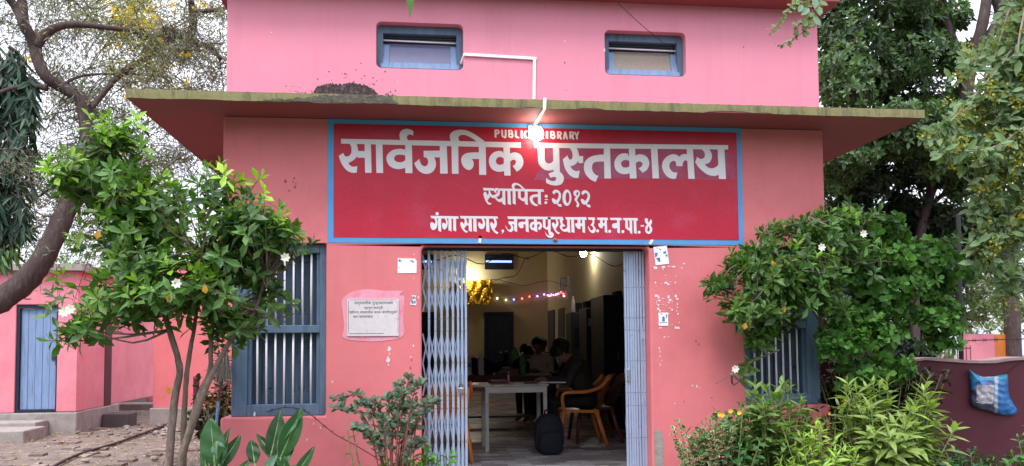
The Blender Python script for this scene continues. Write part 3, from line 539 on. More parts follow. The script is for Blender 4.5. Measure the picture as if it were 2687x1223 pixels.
eng = [I(D, (172,150),(270,150),(305,185),(308,230),(285,265),(228,275),(225,362),(175,350), holes=[[(222,190),(265,195),(265,225),(225,232)]]), I(D, (345,155),(395,155),(400,310),(425,330),(440,300),(440,155),(490,158),(490,330),(470,370),(430,377),(355,325)),
 I(D, *Bo, holes=Bh), I(D, (705,165),(750,165),(755,310),(790,335),(825,350),(815,375),(750,375),(705,340)), I(D, (850,165),(910,170),(918,382),(855,370)), I(D, (1050,185),(990,172),(945,205),(932,280),(955,350),(1015,388),(1060,350),(1010,335),(985,290),(995,220),(1040,215)),
 I(D, (1370,180),(1410,180),(1410,335),(1450,345),(1470,395),(1400,395),(1370,370)), I(D, (1510,190),(1565,190),(1568,390),(1508,365)), I(D, *sh(Bo, 1092, 28), holes=[sh(h, 1092, 28) for h in Bh]), I(D, *Ro, holes=Rh),
 I(D, (1985,200),(2040,200),(2090,410),(2040,402),(2028,360),(2000,360),(1988,415),(1950,385), holes=[[(2008,300),(2022,335),(2002,335)]]), I(D, *sh(Ro, 322, 5), holes=[sh(h, 322, 5) for h in Rh]),
 I(D, (2235,205),(2285,215),(2310,270),(2330,200),(2382,205),(2340,320),(2340,415),(2290,395),(2290,320))]
letters('english_lettering', eng[:6], M['white'], sg, rnd=False); letters('english_lettering', eng[6:], M['white'], sg, rnd=False)
# torn paper strips and a dried mud dab stuck on the lower border
for k, (pts, lab) in enumerate(([[(1257, 618), (1264, 619), (1262, 638), (1255, 637)], 'white torn paper strip on the sign border left of the gateway centre'], [[(1709, 627), (1716, 630), (1708, 642), (1702, 639)], 'slanting white paper strip on the sign border above the right pillar'])):
    mb = MB(); mb.prism([[(ato(x, y, -.006).x, ato(x, y, -.006).z) for x, y in pts]], -.007, -.0055); tag(mb.build('paper_strip', M['paper']), lab, 'paper strip', 'paper strips on the sign border')
mb = MB(); mb.ball(ato(1457, 630, -.008), (.02, .012, .018), 0, 10, 6); tag(mb.build('mud_nest', mat('mud', (.30, .16, .13), .95, .4, 40, .8, 90), smooth=True), 'small round mud dab on the lower blue border', 'mud nest')
# ================================================================== FITTINGS ON THE FACADE
# folding steel gate, two leaves
def gate(xs_top, label, lattice, rows, x_of=None, endmat=False):
    gt = empty('folding_gate', (xs_top[len(xs_top) // 2], .15, 0)); tag(gt, label, 'gate', 'leaves of the folding gateway gate')
    for i, x in enumerate(xs_top):
        m = MB(); xb = x + (x_of or 0)
        m.bar((x, .145, 2.05), (xb, .145, 0.01), .0185, .014)
        for z in rows: m.ball((x + (xb - x) * (2.05 - z) / 2.04, .1375, z), (.0042, .003, .0042), 1, 7, 5)
        m.build('gate_channel', [M['gate'], M['gate_d']], gt, smooth=False)
    return gt
ys1 = [754, 836, 869, 952, 1037.6, 1072, 1159]
rows = [ato(1173, y, .145).z for y in ys1]
xs = [ato(x, 754, .145).x for x in (1125.6, 1142.2, 1158.4, 1173.5, 1188.3, 1201.6, 1212, 1222)]
gl = gate(xs, 'half open left leaf of the pale blue folding gate with diamond lattice', True, rows)
bands = [(rows[0] + .29, rows[0], rows[1] + .06), (rows[2] - .02, rows[3], rows[4] + .0), (rows[5], rows[6], rows[6] - .29)]
allx = [.028] + xs
for top, mid, bot in bands:
    m = MB()
    for i in range(len(allx) - 1):
        a, b = allx[i], allx[i + 1]
        for (z0, z1) in ((top, mid), (mid, bot)):
            m.bar((a, .161, z0), (b, .161, z1), .013, .003); m.bar((b, .168, z0), (a, .168, z1), .013, .003)
    m.build('gate_lattice', M['gate'], gl)
m = MB(); m.box(.022, 1.996, .125, .20, 2.036, 2.056); m.build('gate_rail', M['gate_d'], gl); m = MB(); m.box(.022, xs[-1] + .03, .13, .18, -.006, .006); m.build('gate_rail', M['gate_d'], gl)
xs = [ato(x, 752, .145).x for x in (1639.2, 1646, 1652.6, 1658.6, 1665, 1672, 1679.5, 1687.2)]
gr = gate(xs, 'fully folded right leaf of the pale blue folding gate', False, rows, .006)
m = MB()
for i in range(len(xs) - 1):
    for z0, z1 in ((1.95, 1.45), (1.45, .95), (.95, .5), (.5, .03)):
        m.bar((xs[i], .161, z0), (xs[i + 1], .161, z1), .012, .003); m.bar((xs[i + 1], .168, z0), (xs[i], .168, z1), .012, .003)
for z0, z1 in ((.92, .70), (.70, .45), (.45, .2), (.2, .02)):
    m.bar((xs[-1], .161, z0), (1.985, .161, z1), .013, .003); m.bar((1.985, .168, z0), (xs[-1], .168, z1), .013, .003)
m.build('gate_lattice', M['gate'], gr)
m = MB(); m.bar((1.965, .15, 1.35), (1.985, .15, .02), .014, .012); m.bar((1.955, .14, 1.42), (1.97, .14, 1.25), .02, .01); m.build('gate_end_bar', M['gate'], gr)
m = MB(); c = ato(1647, 985, .135); m.box(c.x - .006, c.x + .014, .118, .137, c.z - .05, c.z + .055); m.build('gate_latch', M['steel'], gr, bevel=.003)
m = MB(); m.box(xs[0] - .03, 1.996, .13, .18, -.006, .006); m.build('gate_rail', M['gate_d'], gr)
# padlock with hasp on the left leaf
pk = empty('padlock', ato(1209, 1022, .12)); tag(pk, 'small steel padlock hanging on the left gate leaf', 'padlock')
c = ato(1209.5, 1024, .115); m = MB(); m.box(c.x - .024, c.x + .024, .106, .126, c.z - .026, c.z + .022); m.build('lock_body', M['steel'], pk, bevel=.005)
m = MB(); m.tube([c + Vector((-.015, 0, .02)), c + Vector((-.015, 0, .042)), c + Vector((-.008, 0, .053)), c + Vector((.008, 0, .053)), c + Vector((.015, 0, .042)), c + Vector((.015, 0, .02))], .0035, 8); m.build('shackle', M['gate_d'], pk, smooth=True)
m = MB(); m.box(c.x - .006, c.x + .006, .128, .137, c.z + .03, c.z + .14); m.build('hasp', M['steel'], pk)
# white cable casing and the lit bulb
cd = empty('cable_casing', ato(1350, 200, -.01)); tag(cd, 'white plastic cable casing running from the left upper window down to the canopy', 'cable casing')
def cs(a, b, wd=.026, th=.016, Y=-.009): mb = MB(); mb.bar((a.x, Y, a.z), (b.x, Y, b.z), wd, th); return mb
a, b, c = ato(1217, 144, 0), ato(1407, 155, 0), ato(1400.5, 262, 0)
x = cs(a, b); x.build('casing_run', M['white_pl'], cd, bevel=.002)
x = cs(Vector((ato(1400.5, 0, 0).x, 0, b.z - .012)), c, .026, .016, -.0085); x.build('casing_run', M['white_pl'], cd, bevel=.002)
x = MB(); x.bar((a.x + .004, -.01, a.z), (a.x - .02, .06, a.z - .055), .024, .014, up=(1, 0, .3)); x.build('casing_run', M['white_pl'], cd)
cp = ato(1429, 255, CY); x = MB(); xa = cp.x
x.bar((xa, -.40, 3.207), (xa, CY - .004, 3.207), .026, .012, up=(0, 0, 1)); x.bar((xa, CY - .013, 3.214), (xa - .004, CY - .013, 3.12), .026, .012); bl = Vector((ato(1405, 345, -.06).x, -.06, 3.02))
x.bar((xa - .004, CY - .004, 3.126), (bl.x + .005, -.012, 3.126), .024, .012, up=(0, 0, 1)); x.build('casing_run', M['white_pl'], cd)
lb = empty('light_bulb', (bl.x, -.006, bl.z)); tag(lb, 'lit round bulb in a square holder at the top of the red sign', 'light bulb')
x = MB(); x.box(bl.x - .058, bl.x + .058, -.03, -.0095, bl.z - .03, bl.z + .085); x.build('bulb_plate', M['white_pl'], lb, bevel=.004)
x = MB(); x.tube([(bl.x, -.03, bl.z + .02), (bl.x, -.062, bl.z + .008)], .027, 14); x.build('bulb_holder', M['white_pl'], lb, smooth=True)
x = MB(); x.ball((bl.x, -.118, bl.z - .008), .062, 0, 18, 12); x.build('bulb_globe', emit('bulb_light', (1.0, .86, .70), 20), lb, smooth=True)
# marble plaque in its ring of pale plaster
pq = empty('stone_plaque', ato(978, 830, 0)); tag(pq, 'white inscribed stone plaque set in the left pillar', 'plaque')
E_ = (890, 750, 7.326); w2 = lambda x, y, Y=0: ato(890 + x / 7.326, 750 + y / 7.326, Y)
halo = [(130,190),(250,120),(400,80),(560,70),(750,85),(900,100),(1100,95),(1250,105),(1180,150),(1150,180),(1255,205),(1250,400),(1230,700),(1255,880),(1190,990),(1000,1040),(700,1070),(400,1060),(150,1030),(60,980),(95,760),(70,520),(50,300)]
x = MB(); x.prism([[(w2(*p).x, w2(*p).z) for p in crv(halo, 4)]], -.003, 0); x.build('plaster_ring', M['halo'], pq)
x = MB(); p0, p1 = w2(155, 258), w2(1150, 965); x.box(p0.x, p1.x, -.012, -.003, p1.z, p0.z); x.build('plaque_slab', M['marble'], pq, bevel=.002)
x = MB()
for (u0, v0, u1, v1) in ((200, 268, 1110, 274), (190, 915, 860, 920), (175, 290, 182, 900), (1128, 290, 1134, 900)):
    q0, q1 = w2(u0, v0), w2(u1, v1); x.box(q0.x, q1.x, -.0128, -.0121, q1.z, q0.z)
x.build('plaque_border_line', M['ink'], pq)
def text_mesh(name, s, x0, x1, z0, z1, Y, m, parent, bold=0.0):
    cu = bpy.data.curves.new(name, 'FONT'); cu.body = s; cu.size = 1; cu.offset = bold; ob = bpy.data.objects.new(name, cu); COL.objects.link(ob)
    dg = bpy.context.evaluated_depsgraph_get(); me = bpy.data.meshes.new_from_object(ob.evaluated_get(dg)); bpy.data.objects.remove(ob); bpy.data.curves.remove(cu)
    n = len(me.vertices)
    if n == 0: return
    co = np.zeros(n * 3); me.vertices.foreach_get('co', co); co = co.reshape(-1, 3); mn = co.min(0); mxx = co.max(0)
    o3 = world_loc(parent); q = np.zeros_like(co); q[:, 0] = x0 + (co[:, 0] - mn[0]) / (mxx[0] - mn[0]) * (x1 - x0); q[:, 2] = z0 + (co[:, 1] - mn[1]) / max(1e-6, mxx[1] - mn[1]) * (z1 - z0); q[:, 1] = Y; q -= np.array(o3)
    me.vertices.foreach_set('co', q.ravel()); me.materials.clear(); me.materials.append(m); me.update(); me.name = name
    o = bpy.data.objects.new(name, me); COL.objects.link(o); o.parent = parent; return o
for s, (u0, v0, u1, v1) in (('सार्वजनीक पुस्तकालयको', (285, 290, 1038, 375)), ('स्वर्ण जयन्ती', (475, 390, 842, 465)), ('श्रीमान् अंचलाधीश जनक जंगमीज्यूको', (200, 475, 1110, 548)), ('कर कमलबाट', (270, 575, 655, 620))):
    q0, q1 = w2(u0, v0), w2(u1, v1); text_mesh('plaque_lettering', s, q0.x, q1.x, q1.z, q0.z, -.0125, M['ink'], pq, .012)
# notices and scraps of paper
def notice(pts, label, prints, nm='paper_notice', cat='notice', grp=None):
    e = empty(nm, ato(pts[0][0], pts[0][1], -.002)); tag(e, label, cat, grp)
    x = MB(); x.prism([[(ato(*p, 0).x, ato(*p, 0).z) for p in pts]], -.0042, -.001); x.build('notice_sheet', M['paper'], e)
    for lp in prints:
        x = MB(); x.prism([[(ato(*p, 0).x, ato(*p, 0).z) for p in crv(lp, 3)]], -.0055, -.0044); x.build('notice_print', M['paper_b'], e)
F_ = (1030, 660, 7.325); f3 = lambda L_: [(1030 + a / 7.325, 660 + b / 7.325) for a, b in L_]
notice(f3([(102, 130), (430, 138), (465, 180), (462, 415), (95, 418)]), 'blank white torn notice stuck on the left pillar beside the gateway', [f3([(115, 155), (150, 150), (148, 175), (185, 178), (150, 200), (118, 190)]), f3([(340, 175), (380, 170), (412, 195), (405, 225), (385, 200), (350, 192)]), f3([(120, 290), (130, 290), (128, 330), (118, 330)])])
notice(f3([(365, 840), (460, 850), (435, 880), (440, 930), (462, 985), (450, 1035), (340, 1020), (350, 960), (385, 930), (385, 870)]), 'small ragged sticker with blue print on the left pillar edge', [f3([(390, 870), (420, 850), (432, 900), (405, 925), (385, 900)]), f3([(352, 950), (400, 935), (405, 1000), (370, 1005)]), f3([(415, 940), (450, 965), (440, 1000), (412, 998)])], 'sticker', 'sticker')
G_ = lambda L_: [(1690 + a / 4.34, 630 + b / 4.34) for a, b in L_]
notice(G_([(105, 80), (258, 65), (285, 270), (132, 288)]), 'white printed notice with blue pictures at the top of the right pillar', [G_([(215, 135), (250, 125), (250, 155), (218, 155)]), G_([(122, 145), (155, 145), (148, 185), (125, 195)]), G_([(135, 205), (180, 200), (185, 250), (160, 245)]), G_([(242, 165), (265, 165), (265, 190), (245, 185)]), G_([(165, 95), (195, 105), (180, 115)]), G_([(140, 88), (155, 88), (150, 100)])])
notice(G_([(162, 828), (270, 826), (275, 975), (170, 978)]), 'small white notice showing a dark bottle shape low on the right pillar', [G_([(205, 895), (205, 878), (218, 870), (232, 878), (236, 925), (205, 928)]), G_([(175, 932), (180, 945), (258, 942), (260, 930), (255, 936), (185, 938)]), G_([(245, 845), (260, 850), (258, 890), (250, 885)]), G_([(178, 840), (205, 838), (200, 850)])])
pr = empty('torn_paper_remains', ato(1745, 760, -.001)); tag(pr, 'scattered white torn paper remains pasted down the right pillar', 'torn paper')
rs = random.Random(3); scrap = mat('old_paper', (.78, .66, .68), .9, .05, 30)
for (u, v, a, b) in ((130, 318, 28, 22), (218, 308, 25, 14), (282, 300, 14, 8), (335, 303, 26, 10), (215, 330, 8, 12), (128, 487, 10, 15), (250, 487, 20, 14), (278, 505, 20, 12), (300, 475, 5, 9), (355, 485, 9, 15), (140, 635, 24, 20), (165, 655, 14, 14), (278, 650, 14, 22), (295, 685, 20, 14), (285, 710, 16, 10), (362, 640, 16, 24), (378, 672, 18, 14), (172, 690, 20, 12), (165, 740, 10, 14), (160, 785, 18, 18), (180, 805, 16, 12), (320, 795, 12, 14), (320, 700, 4, 14), (145, 715, 3, 30), (380, 730, 8, 14), (378, 768, 8, 10), (372, 808, 7, 12), (386, 842, 11, 13), (275, 838, 16, 8), (398, 938, 6, 9), (362, 1000, 16, 18), (390, 1000, 18, 18), (188, 1000, 22, 8), (165, 955, 8, 8), (232, 1105, 14, 9), (278, 1100, 8, 6), (320, 962, 5, 6), (195, 500, 6, 6), (140, 530, 5, 5), (430, 318, 11, 8), (458, 270, 14, 11), (245, 400, 6, 6), (362, 410, 6, 6), (215, 668, 26, 4), (215, 735, 20, 4), (250, 745, 8, 5), (290, 775, 22, 4), (225, 802, 14, 3), (172, 1230, 6, 14), (180, 1270, 5, 22), (182, 1320, 5, 14), (200, 1370, 5, 7), (182, 1420, 4, 22)):
    lp = G_([(u + a * rs.uniform(.6, 1.15) * math.cos(k * .785), v + b * rs.uniform(.6, 1.15) * math.sin(k * .785)) for k in range(8)]); x = MB(); x.prism([[(ato(*p, 0).x, ato(*p, 0).z) for p in lp]], -.0028, -.0005); x.build('paper_scrap', scrap, pr)
# thin drop wire to the right upper window, barbed wire at the sill, wire on the canopy
x = MB(); a = ato(1575, -40, -.6); b = ato(1769, 133, .04); x.tube([a + (b - a) * t + Vector((0, 0, -.03 * math.sin(math.pi * t))) for t in np.linspace(0, 1, 12)], .003, 5); tag(x.build('drop_wire', M['wire']), 'thin dark wire slanting down to the right upper window', 'wire')
x = MB(); pts = smooth_pts([ato(700, 1080, .05), ato(748, 1069, .03), ato(790, 1074, -.02), ato(812, 1086, -.04), ato(846, 1113, -.05), ato(880, 1140, -.06), ato(935, 1170, -.08), ato(1010, 1215, -.1)], 8); x.tube(pts, .0035, 5)
for i in range(3, len(pts), 5):
    p = pts[i]
    for k in range(4): a = random.uniform(0, 6.3); x.tube([p, p + Vector((.02 * math.cos(a), random.uniform(-.01, .01), .02 * math.sin(a)))], .0018, 4)
tag(x.build('barbed_wire', M['wire']), 'rusty barbed wire strand running down from the left window sill', 'barbed wire')
# ================================================================== INSIDE THE LIBRARY
BY = 13.19
def wallbox(px0, py0, px1, py1, Y, th=.03, m=None): a = at(px0, py0, Y); b = at(px1, py1, Y); x = MB(); x.box(a.x, b.x, Y - th, Y, b.z, a.z); return x
# inner doors
def idoor(x0, x1, z1, label, Y=BY):
    e = empty('inner_door', ((x0 + x1) / 2, Y, 0)); tag(e, label, 'door')
    x = MB(); x.box(x0, x0 + .06, Y - .06, Y, 0, z1); x.box(x1 - .06, x1, Y - .06, Y, 0, z1); x.box(x0 + .06, x1 - .06, Y - .06, Y, z1 - .06, z1); x.build('door_frame', M['navy_p'], e, bevel=.006)
    x = MB(); x.box(x0 + .062, x1 - .062, Y - .04, Y - .005, 0.004, z1 - .062)
    for k in (0, 1):
        for (a, b) in ((.15, .85), (1.0, z1 - .2)):
            w_ = (x1 - x0 - .124) / 2; x.box(x0 + .062 + k * w_ + .06, x0 + .062 + (k + 1) * w_ - .06, Y - .05, Y - .0405, a, b)
    x.build('door_leaf', M['navy_p'], e, bevel=.005)
    x = MB(); x.ball(((x0 + x1) / 2 + .04, Y - .06, 1.0), .025, 0, 10, 6); x.build('door_handle', M['steel'], e, smooth=True)
a = at(1217, 785, BY); b = at(1291, 785, BY); idoor(a.x, b.x, a.z, 'dark double door in the far back wall of the reading room')
a = at(1060, 785, BY); b = at(1098, 785, BY); idoor(a.x - .25, b.x, a.z, 'dark door in the back wall seen through the left gate leaf')
for (x0, x1, lab) in ((1060, 1090, 'high vent opening in the back wall above the left gate leaf'), (1219, 1291, 'high vent opening in the back wall right of the left gate leaf')):
    e = empty('wall_vent', at(x0, 645, BY)); tag(e, lab, 'vent')
    x = wallbox(x0, 640, x1, 678, BY, .02); x.build('vent_frame', M['navy_p'], e)
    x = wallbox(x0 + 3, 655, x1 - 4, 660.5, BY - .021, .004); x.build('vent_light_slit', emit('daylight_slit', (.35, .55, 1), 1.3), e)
for (u0, u1, v, lab) in ((88, 160, 515, 'dark doorway recess on the right wall nearest the far corner'), (210, 275, 490, 'dark doorway recess on the right wall, second from the far corner')):
    f = lambda u, v_: (1420 + u / 4.51, 700 + v_ / 4.51)
    def onx(px, py, X):
        d = CF + CR * ((px - 1343.5) / 2129.38) - CU * ((py - 791.37) / 2129.38); return CC + d * (X / d.x)
    p0 = onx(*f(u0, v), 3.195); p1 = onx(*f(u1, v), 3.195); x = MB(); x.box(3.17, 3.199, min(p0.y, p1.y), max(p0.y, p1.y), 0, (p0.z + p1.z) / 2); tag(x.build('side_doorway', M['steel_d'], bevel=.01), lab, 'doorway')
for u, v0, v1, lab in ((272, 135, 270, 'metal towel bar style bracket high on the right wall, left one'), (370, 110, 290, 'metal bracket high on the right wall, right one')):
    p0 = onx(1420 + u / 4.51, 700 + v0 / 4.51, 3.19); p1 = onx(1420 + u / 4.51, 700 + v1 / 4.51, 3.19); x = MB()
    x.tube([(3.2, p0.y, p0.z), (3.1, p0.y, p0.z), (3.1, p0.y, p1.z), (3.2, p0.y, p1.z)], .018, 6); tag(x.build('wall_bracket', M['gate']), lab.replace('metal towel bar style', 'metal'), 'bracket')
# gold foil hanging
a = at(1150, 704, BY - .1); b = at(1238, 765, BY - .1)
x = MB(); rs = np.random.default_rng(5)
x.grid(lambda u, v: (a.x + (b.x - a.x) * u + rs.normal(0, .012), BY - .1 + .05 * math.sin(u * 25) * math.sin(v * 9) + rs.normal(0, .012), b.z + (a.z - b.z) * v + rs.normal(0, .012)), 34, 24)
gm = mat('gold_foil', (.80, .52, .05), .35, .3, 40, metal=.45); tag(x.build('foil_hanging', gm, fixn=False), 'shiny gold foil hanging on the back wall', 'foil hanging')
# bulbs inside
def ibulb(p, s, label, r=.06):
    e = empty('light_bulb', p); tag(e, label, 'light bulb'); x = MB(); x.ball(p, r, 0, 14, 9); x.build('bulb_globe', emit('inner_bulb', (1.0, .93, .80), s), e, smooth=True)
    x = MB(); x.tube([Vector(p) + Vector((0, 0, r * .8)), Vector(p) + Vector((0, 0, r + .07))], .03, 10); x.build('bulb_holder', M['white_pl'], e)
p = onx(1467 * 2687 / 2575, 637 * 2687 / 2575, 3.0); ibulb(p, 95, 'lit bulb on the right inner wall seen through the gateway', .065)
ibulb(at(1180, 692, BY - .25), 150, 'lit bulb on the back wall just above the gold foil')
# fairy lights
fe = empty('fairy_light_string', at(1300, 750, BY - .05)); tag(fe, 'string of coloured fairy lights along the back wall corner', 'fairy lights')
pts = [ato(1050 + u / 1.944, 620 + v / 1.944, BY - .05) for u, v in ((440, 312), (495, 317), (540, 325), (580, 323), (622, 318), (660, 308), (700, 306), (735, 297))] + [onx(1420 + u / 4.51, 700 + v / 4.51, 3.16) for u, v in ((55, 320), (78, 338), (97, 345), (115, 342), (122, 328), (148, 336), (175, 330), (192, 322), (210, 317), (235, 303), (262, 320), (268, 347))]
x = MB(); x.tube(pts, .004, 4); x.build('light_wire', M['wire'], fe)
cols = {'w': (1, .85, .6), 'b': (.25, .25, 1), 'r': (1, .12, .15), 'v': (.6, .3, 1), 'm': (1, .35, .7)}; em = {k: emit('fairy_' + k, v, 4.5) for k, v in cols.items()}
for p, k in zip(pts[1:], 'wwbrrvvmmvrbvmbrrrm'):
    x = MB(); x.ball(p, .021, 0, 8, 6); x.build('fairy_bulb', em[k], fe, smooth=True)
# loose wires across the hall
for q, lab in (([at(1062, 640, 1), at(1200, 655, 3), at(1330, 640, 4.5), at(1452, 640, 6), at(1565, 668, 5)], 'sagging dark cable strung across the hall under the ceiling'), ([at(1172, 702, BY - .2), at(1300, 712, BY - 3), at(1430, 712, BY - 6)], 'thin straight cable across the back of the hall'), ([at(1172, 745, 9), at(1290, 690, 7), at(1330, 640, 4.5)], 'dark cable rising to the gateway head')):
    x = MB(); pp = smooth_pts(q, 8); x.tube([p - Vector((0, 0, .05 * math.sin(i * .9))) for i, p in enumerate(pp)], .006, 5); tag(x.build('hall_cable', M['wire']), lab, 'cable', 'cables strung in the hall')
# steel cupboards along the right wall
def cupboard(px_left, py_top, Y, h, dep, label, mt, px_right=None):
    a = ato(px_left, py_top, Y); e = empty('steel_cupboard', (a.x + .3, Y + dep / 2, 0)); tag(e, label, 'cupboard', 'steel cupboards along the right wall')
    x1 = ato(px_right, py_top, Y).x if px_right else 3.17
    x = MB(); x.box(a.x, x1, Y, Y + dep, .05, h); x.box(a.x + .02, x1 - .02, Y + .02, Y + dep - .02, 0.002, .05); x.build('cupboard_body', mt, e, bevel=.01)
    w_ = x1 - a.x; x = MB(); x.box(a.x + .03, a.x + w_ / 2 - .004, Y - .012, Y - .001, .1, h - .06); x.box(a.x + w_ / 2 + .004, x1 - .03, Y - .012, Y - .001, .1, h - .06); x.build('cupboard_door', mt, e, bevel=.003)
    x = MB()
    for z in (h * .3, h * .75): x.box(a.x + .06, a.x + .16, Y - .016, Y - .0125, z - .22, z + .16)
    x.build('cupboard_recess', M['navy_p'], e)
    x = MB(); x.box(a.x + w_ / 2 - .03, a.x + w_ / 2 - .018, Y - .04, Y - .0125, h * .5, h * .5 + .12); x.build('cupboard_handle', M['steel'], e)
cupboard(1583, 777, 4.9, 1.93, .9, 'tallest dark blue cupboard nearest the right gate leaf', M['navy_p'])
cupboard(1538, 806, 6.1, 1.79, .6, 'dark grey cupboard with paper stuck on it, second from the gate', M['steel_d'])
cupboard(1499, 817, 8.0, 1.80, .6, 'dark grey cupboard with a bottle on top, farthest from the gate', M['steel_d'])
for (u0, u1, v0, Y, zt, lab) in ((535, 612, 405, 6.3, 1.79, 'dark carton on the left end of the middle cupboard'), (612, 735, 380, 6.35, 1.79, 'wide dark carton on top of the middle cupboard'), (415, 490, 425, 8.2, 1.80, 'dark carton on top of the farthest cupboard'), (895, 960, 300, 5.2, 1.93, 'dark carton on top of the tallest cupboard')):
    a = ato(1420 + u0 / 4.51, 700 + v0 / 4.51, Y); b = ato(1420 + u1 / 4.51, 700 + v0 / 4.51, Y); x = MB(); x.box(a.x, b.x, Y, Y + .3, zt, max(a.z, zt + .08)); tag(x.build('carton', M['black'], bevel=.008), lab, 'carton', 'cartons on the cupboards')
x = ato(1548, 830, 6.08); mbp = MB(); mbp.box(x.x - .03, x.x + .03, 6.082, 6.086, 1.5, 1.62); tag(mbp.build('paper_slip', M['paper']), 'pale paper slip stuck on the middle cupboard door', 'paper slip')
# bottles
CLEAR = glass('clear_plastic', (.85, .88, .90), .08, .5); GREEN = glass('green_plastic', (.07, .42, .13), .08, .8); BLUEL = mat('blue_label', (.08, .25, .55), .5, .1, 30)
def bottle(p, h, mt, label, cap=M['white_pl'], lab=None):
    e = empty('plastic_bottle', p); tag(e, label, 'bottle', 'plastic bottles on the reading tables'); r = h * .14; x = MB()
    x.lathe(p, [(r * .8, 0), (r, .012), (r, h * .28), (r * .93, h * .31), (r, h * .34), (r, h * .62), (r * .8, h * .76), (r * .35, h * .90), (r * .33, h * .95)], 14); x.build('bottle_body', mt, e, smooth=True)
    x = MB(); x.lathe(p, [(r * .4, h * .95), (r * .4, h), (r * .3, h + .002)], 10); x.build('bottle_cap', cap, e)
    if lab: x = MB(); x.lathe(p, [(r * 1.015, h * .38), (r * 1.015, h * .58)], 14); x.build('bottle_label', lab, e)
# white table near the gate
TY = 2.30; tb = empty('reading_table', (1.1, 2.6, 0)); tag(tb, 'white wooden table with slim square legs just inside the gateway', 'table')
tx0, tx1, ty0, ty1 = .56, 1.46, 2.26, 2.86
wt = mat('worn_white_table_paint', (.50, .48, .47), .55, .12, 8, .1, 40, stain=(.2, .16, .13), sscale=14, spos=(.58, .7))
x = MB(); x.box(tx0, tx1, ty0, ty1, .735, .76); x.build('table_top', mat('worn_table_top', (.40, .36, .33), .35, .25, 10, .05, 40, stain=(.1, .07, .06), sscale=9, spos=(.5, .66)), tb, bevel=.004)
x = MB(); q0, q1 = .735, 1.44
for yy in (ty0 + .02, ty1 - .06): x.box(q0 + .04, q1 - .04, yy, yy + .022, .665, .7345)
for xx in (q0 + .005, q1 - .03): x.box(xx, xx + .022, ty0 + .05, ty1 - .06, .665, .7345)
x.build('table_apron', wt, tb, bevel=.003)
for xx in (q0, q1 - .04):
    for yy in (ty0 + .012, ty1 - .068): x = MB(); x.box(xx, xx + .042, yy, yy + .042, 0.002, .7345); x.build('table_leg', wt, tb, bevel=.004)
x = MB(); x.box(tx0 - 0, tx0 + .17, ty0, ty1, .70, .7345); x.build('table_end_board', M['maroon_c'], tb)
# long dark table behind
lt = empty('long_table', (.9, 5, 0)); tag(lt, 'long dark table covered with bottles and books behind the white table', 'table')
x = MB(); x.box(-.9, 1.95, 4.5, 5.7, .735, .77); x.build('table_top', M['maroon_c'], lt, bevel=.004)
x = MB(); x.box(-.88, 1.93, 4.53, 4.55, .56, .7345); x.build('table_apron', M['maroon_c'], lt)
for xx in (-.85, .5, 1.85):
    for yy in (4.56, 5.6): x = MB(); x.box(xx, xx + .05, yy, yy + .05, 0.002, .7345); x.build('table_leg', M['steel_d'], lt)
x = MB(); x.box(-.6, 1.7, 4.95, 5.25, .14, .17); x.build('foot_shelf', M['steel_d'], lt)
K = lambda u, v, Y: ato(1050 + u / 1.944, 620 + v / 1.944, Y)
def onT(u, Y, z): p = K(u, 700, Y); return Vector((p.x, Y, z))
bottle(onT(413, 4.7, .77), .33, CLEAR, 'clear bottle standing left of centre on the long dark table')
bottle(onT(588, 5.2, .77), .42, GREEN, 'taller green bottle with a pale cap on the long dark table')
bottle(onT(625, 4.75, .77), .32, GREEN, 'shorter green bottle in front of the taller green one', lab=mat('green_label', (.06, .25, .08), .5))
bottle(onT(352, 4.9, .77), .30, CLEAR, 'clear bottle with a blue label next to the left gate leaf', lab=BLUEL)
bottle(onT(372, 5.2, .77), .30, CLEAR, 'clear bottle behind the blue labelled one at the gate leaf')
bottle(onT(542, 5.4, .77), .34, M['black'], 'black flask with white cap on the long dark table')
bottle(onT(552, 2.55, .76), .13, glass('pink_plastic', (.6, .35, .33), .1, .5), 'small pinkish bottle on the white table')
p = ato(1504, 818, 8.2); bottle((p.x, 8.2, 1.80), .30, CLEAR, 'clear bottle standing on top of the farthest cupboard')
# books, papers, bags on the tables
def slab(nm, cat, label, u, Y, z, w_, d_, h_, m, rz=0, grp=None):
    p = onT(u, Y, z); x = MB(); c, s = math.cos(rz), math.sin(rz); V = []
    for dz in (0, h_):
        for dx, dy in ((-w_ / 2, -d_ / 2), (w_ / 2, -d_ / 2), (w_ / 2, d_ / 2), (-w_ / 2, d_ / 2)): V.append((p.x + dx * c - dy * s, p.y + dx * s + dy * c, p.z + dz))
    x.add(V, [(0, 3, 2, 1), (4, 5, 6, 7), (0, 1, 5, 4), (1, 2, 6, 5), (2, 3, 7, 6), (3, 0, 4, 7)]); return tag(x.build(nm, m, bevel=.002), label, cat, grp)
slab('book', 'book', 'thick maroon book lying on the white table', 500, 2.6, .76, .20, .26, .035, mat('maroon_cover', (.16, .03, .025), .5), .1)
slab('book', 'book', 'pale open exercise book on the white table near the writing person', 780, 2.55, .76, .30, .20, .012, M['paper'], -.2)
slab('book', 'book', 'loose paper sheet on the white table beside the maroon book', 590, 2.45, .76, .12, .16, .006, M['paper'], .4)
slab('phone', 'phone', 'dark phone lying on the white table', 665, 2.45, .76, .15, .07, .01, M['navy'], .1)
for k, (u, w_, h_, z) in enumerate(((545, .34, .03, .77), (550, .28, .03, .80), (548, .30, .025, .83), (512, .22, .02, .86))): slab('book', 'book', ['lowest book of the stack on the long dark table', 'second book from the bottom of the stack on the long table', 'third book up in the stack on the long table', 'top book of the stack on the long table'][k], u, 5.0, z, w_, .22, h_, mat('book_cover_%d' % k, ((.2, .1, .09), (.3, .2, .18), (.22, .1, .1), (.5, .46, .42))[k], .6), .15 * k - .2)
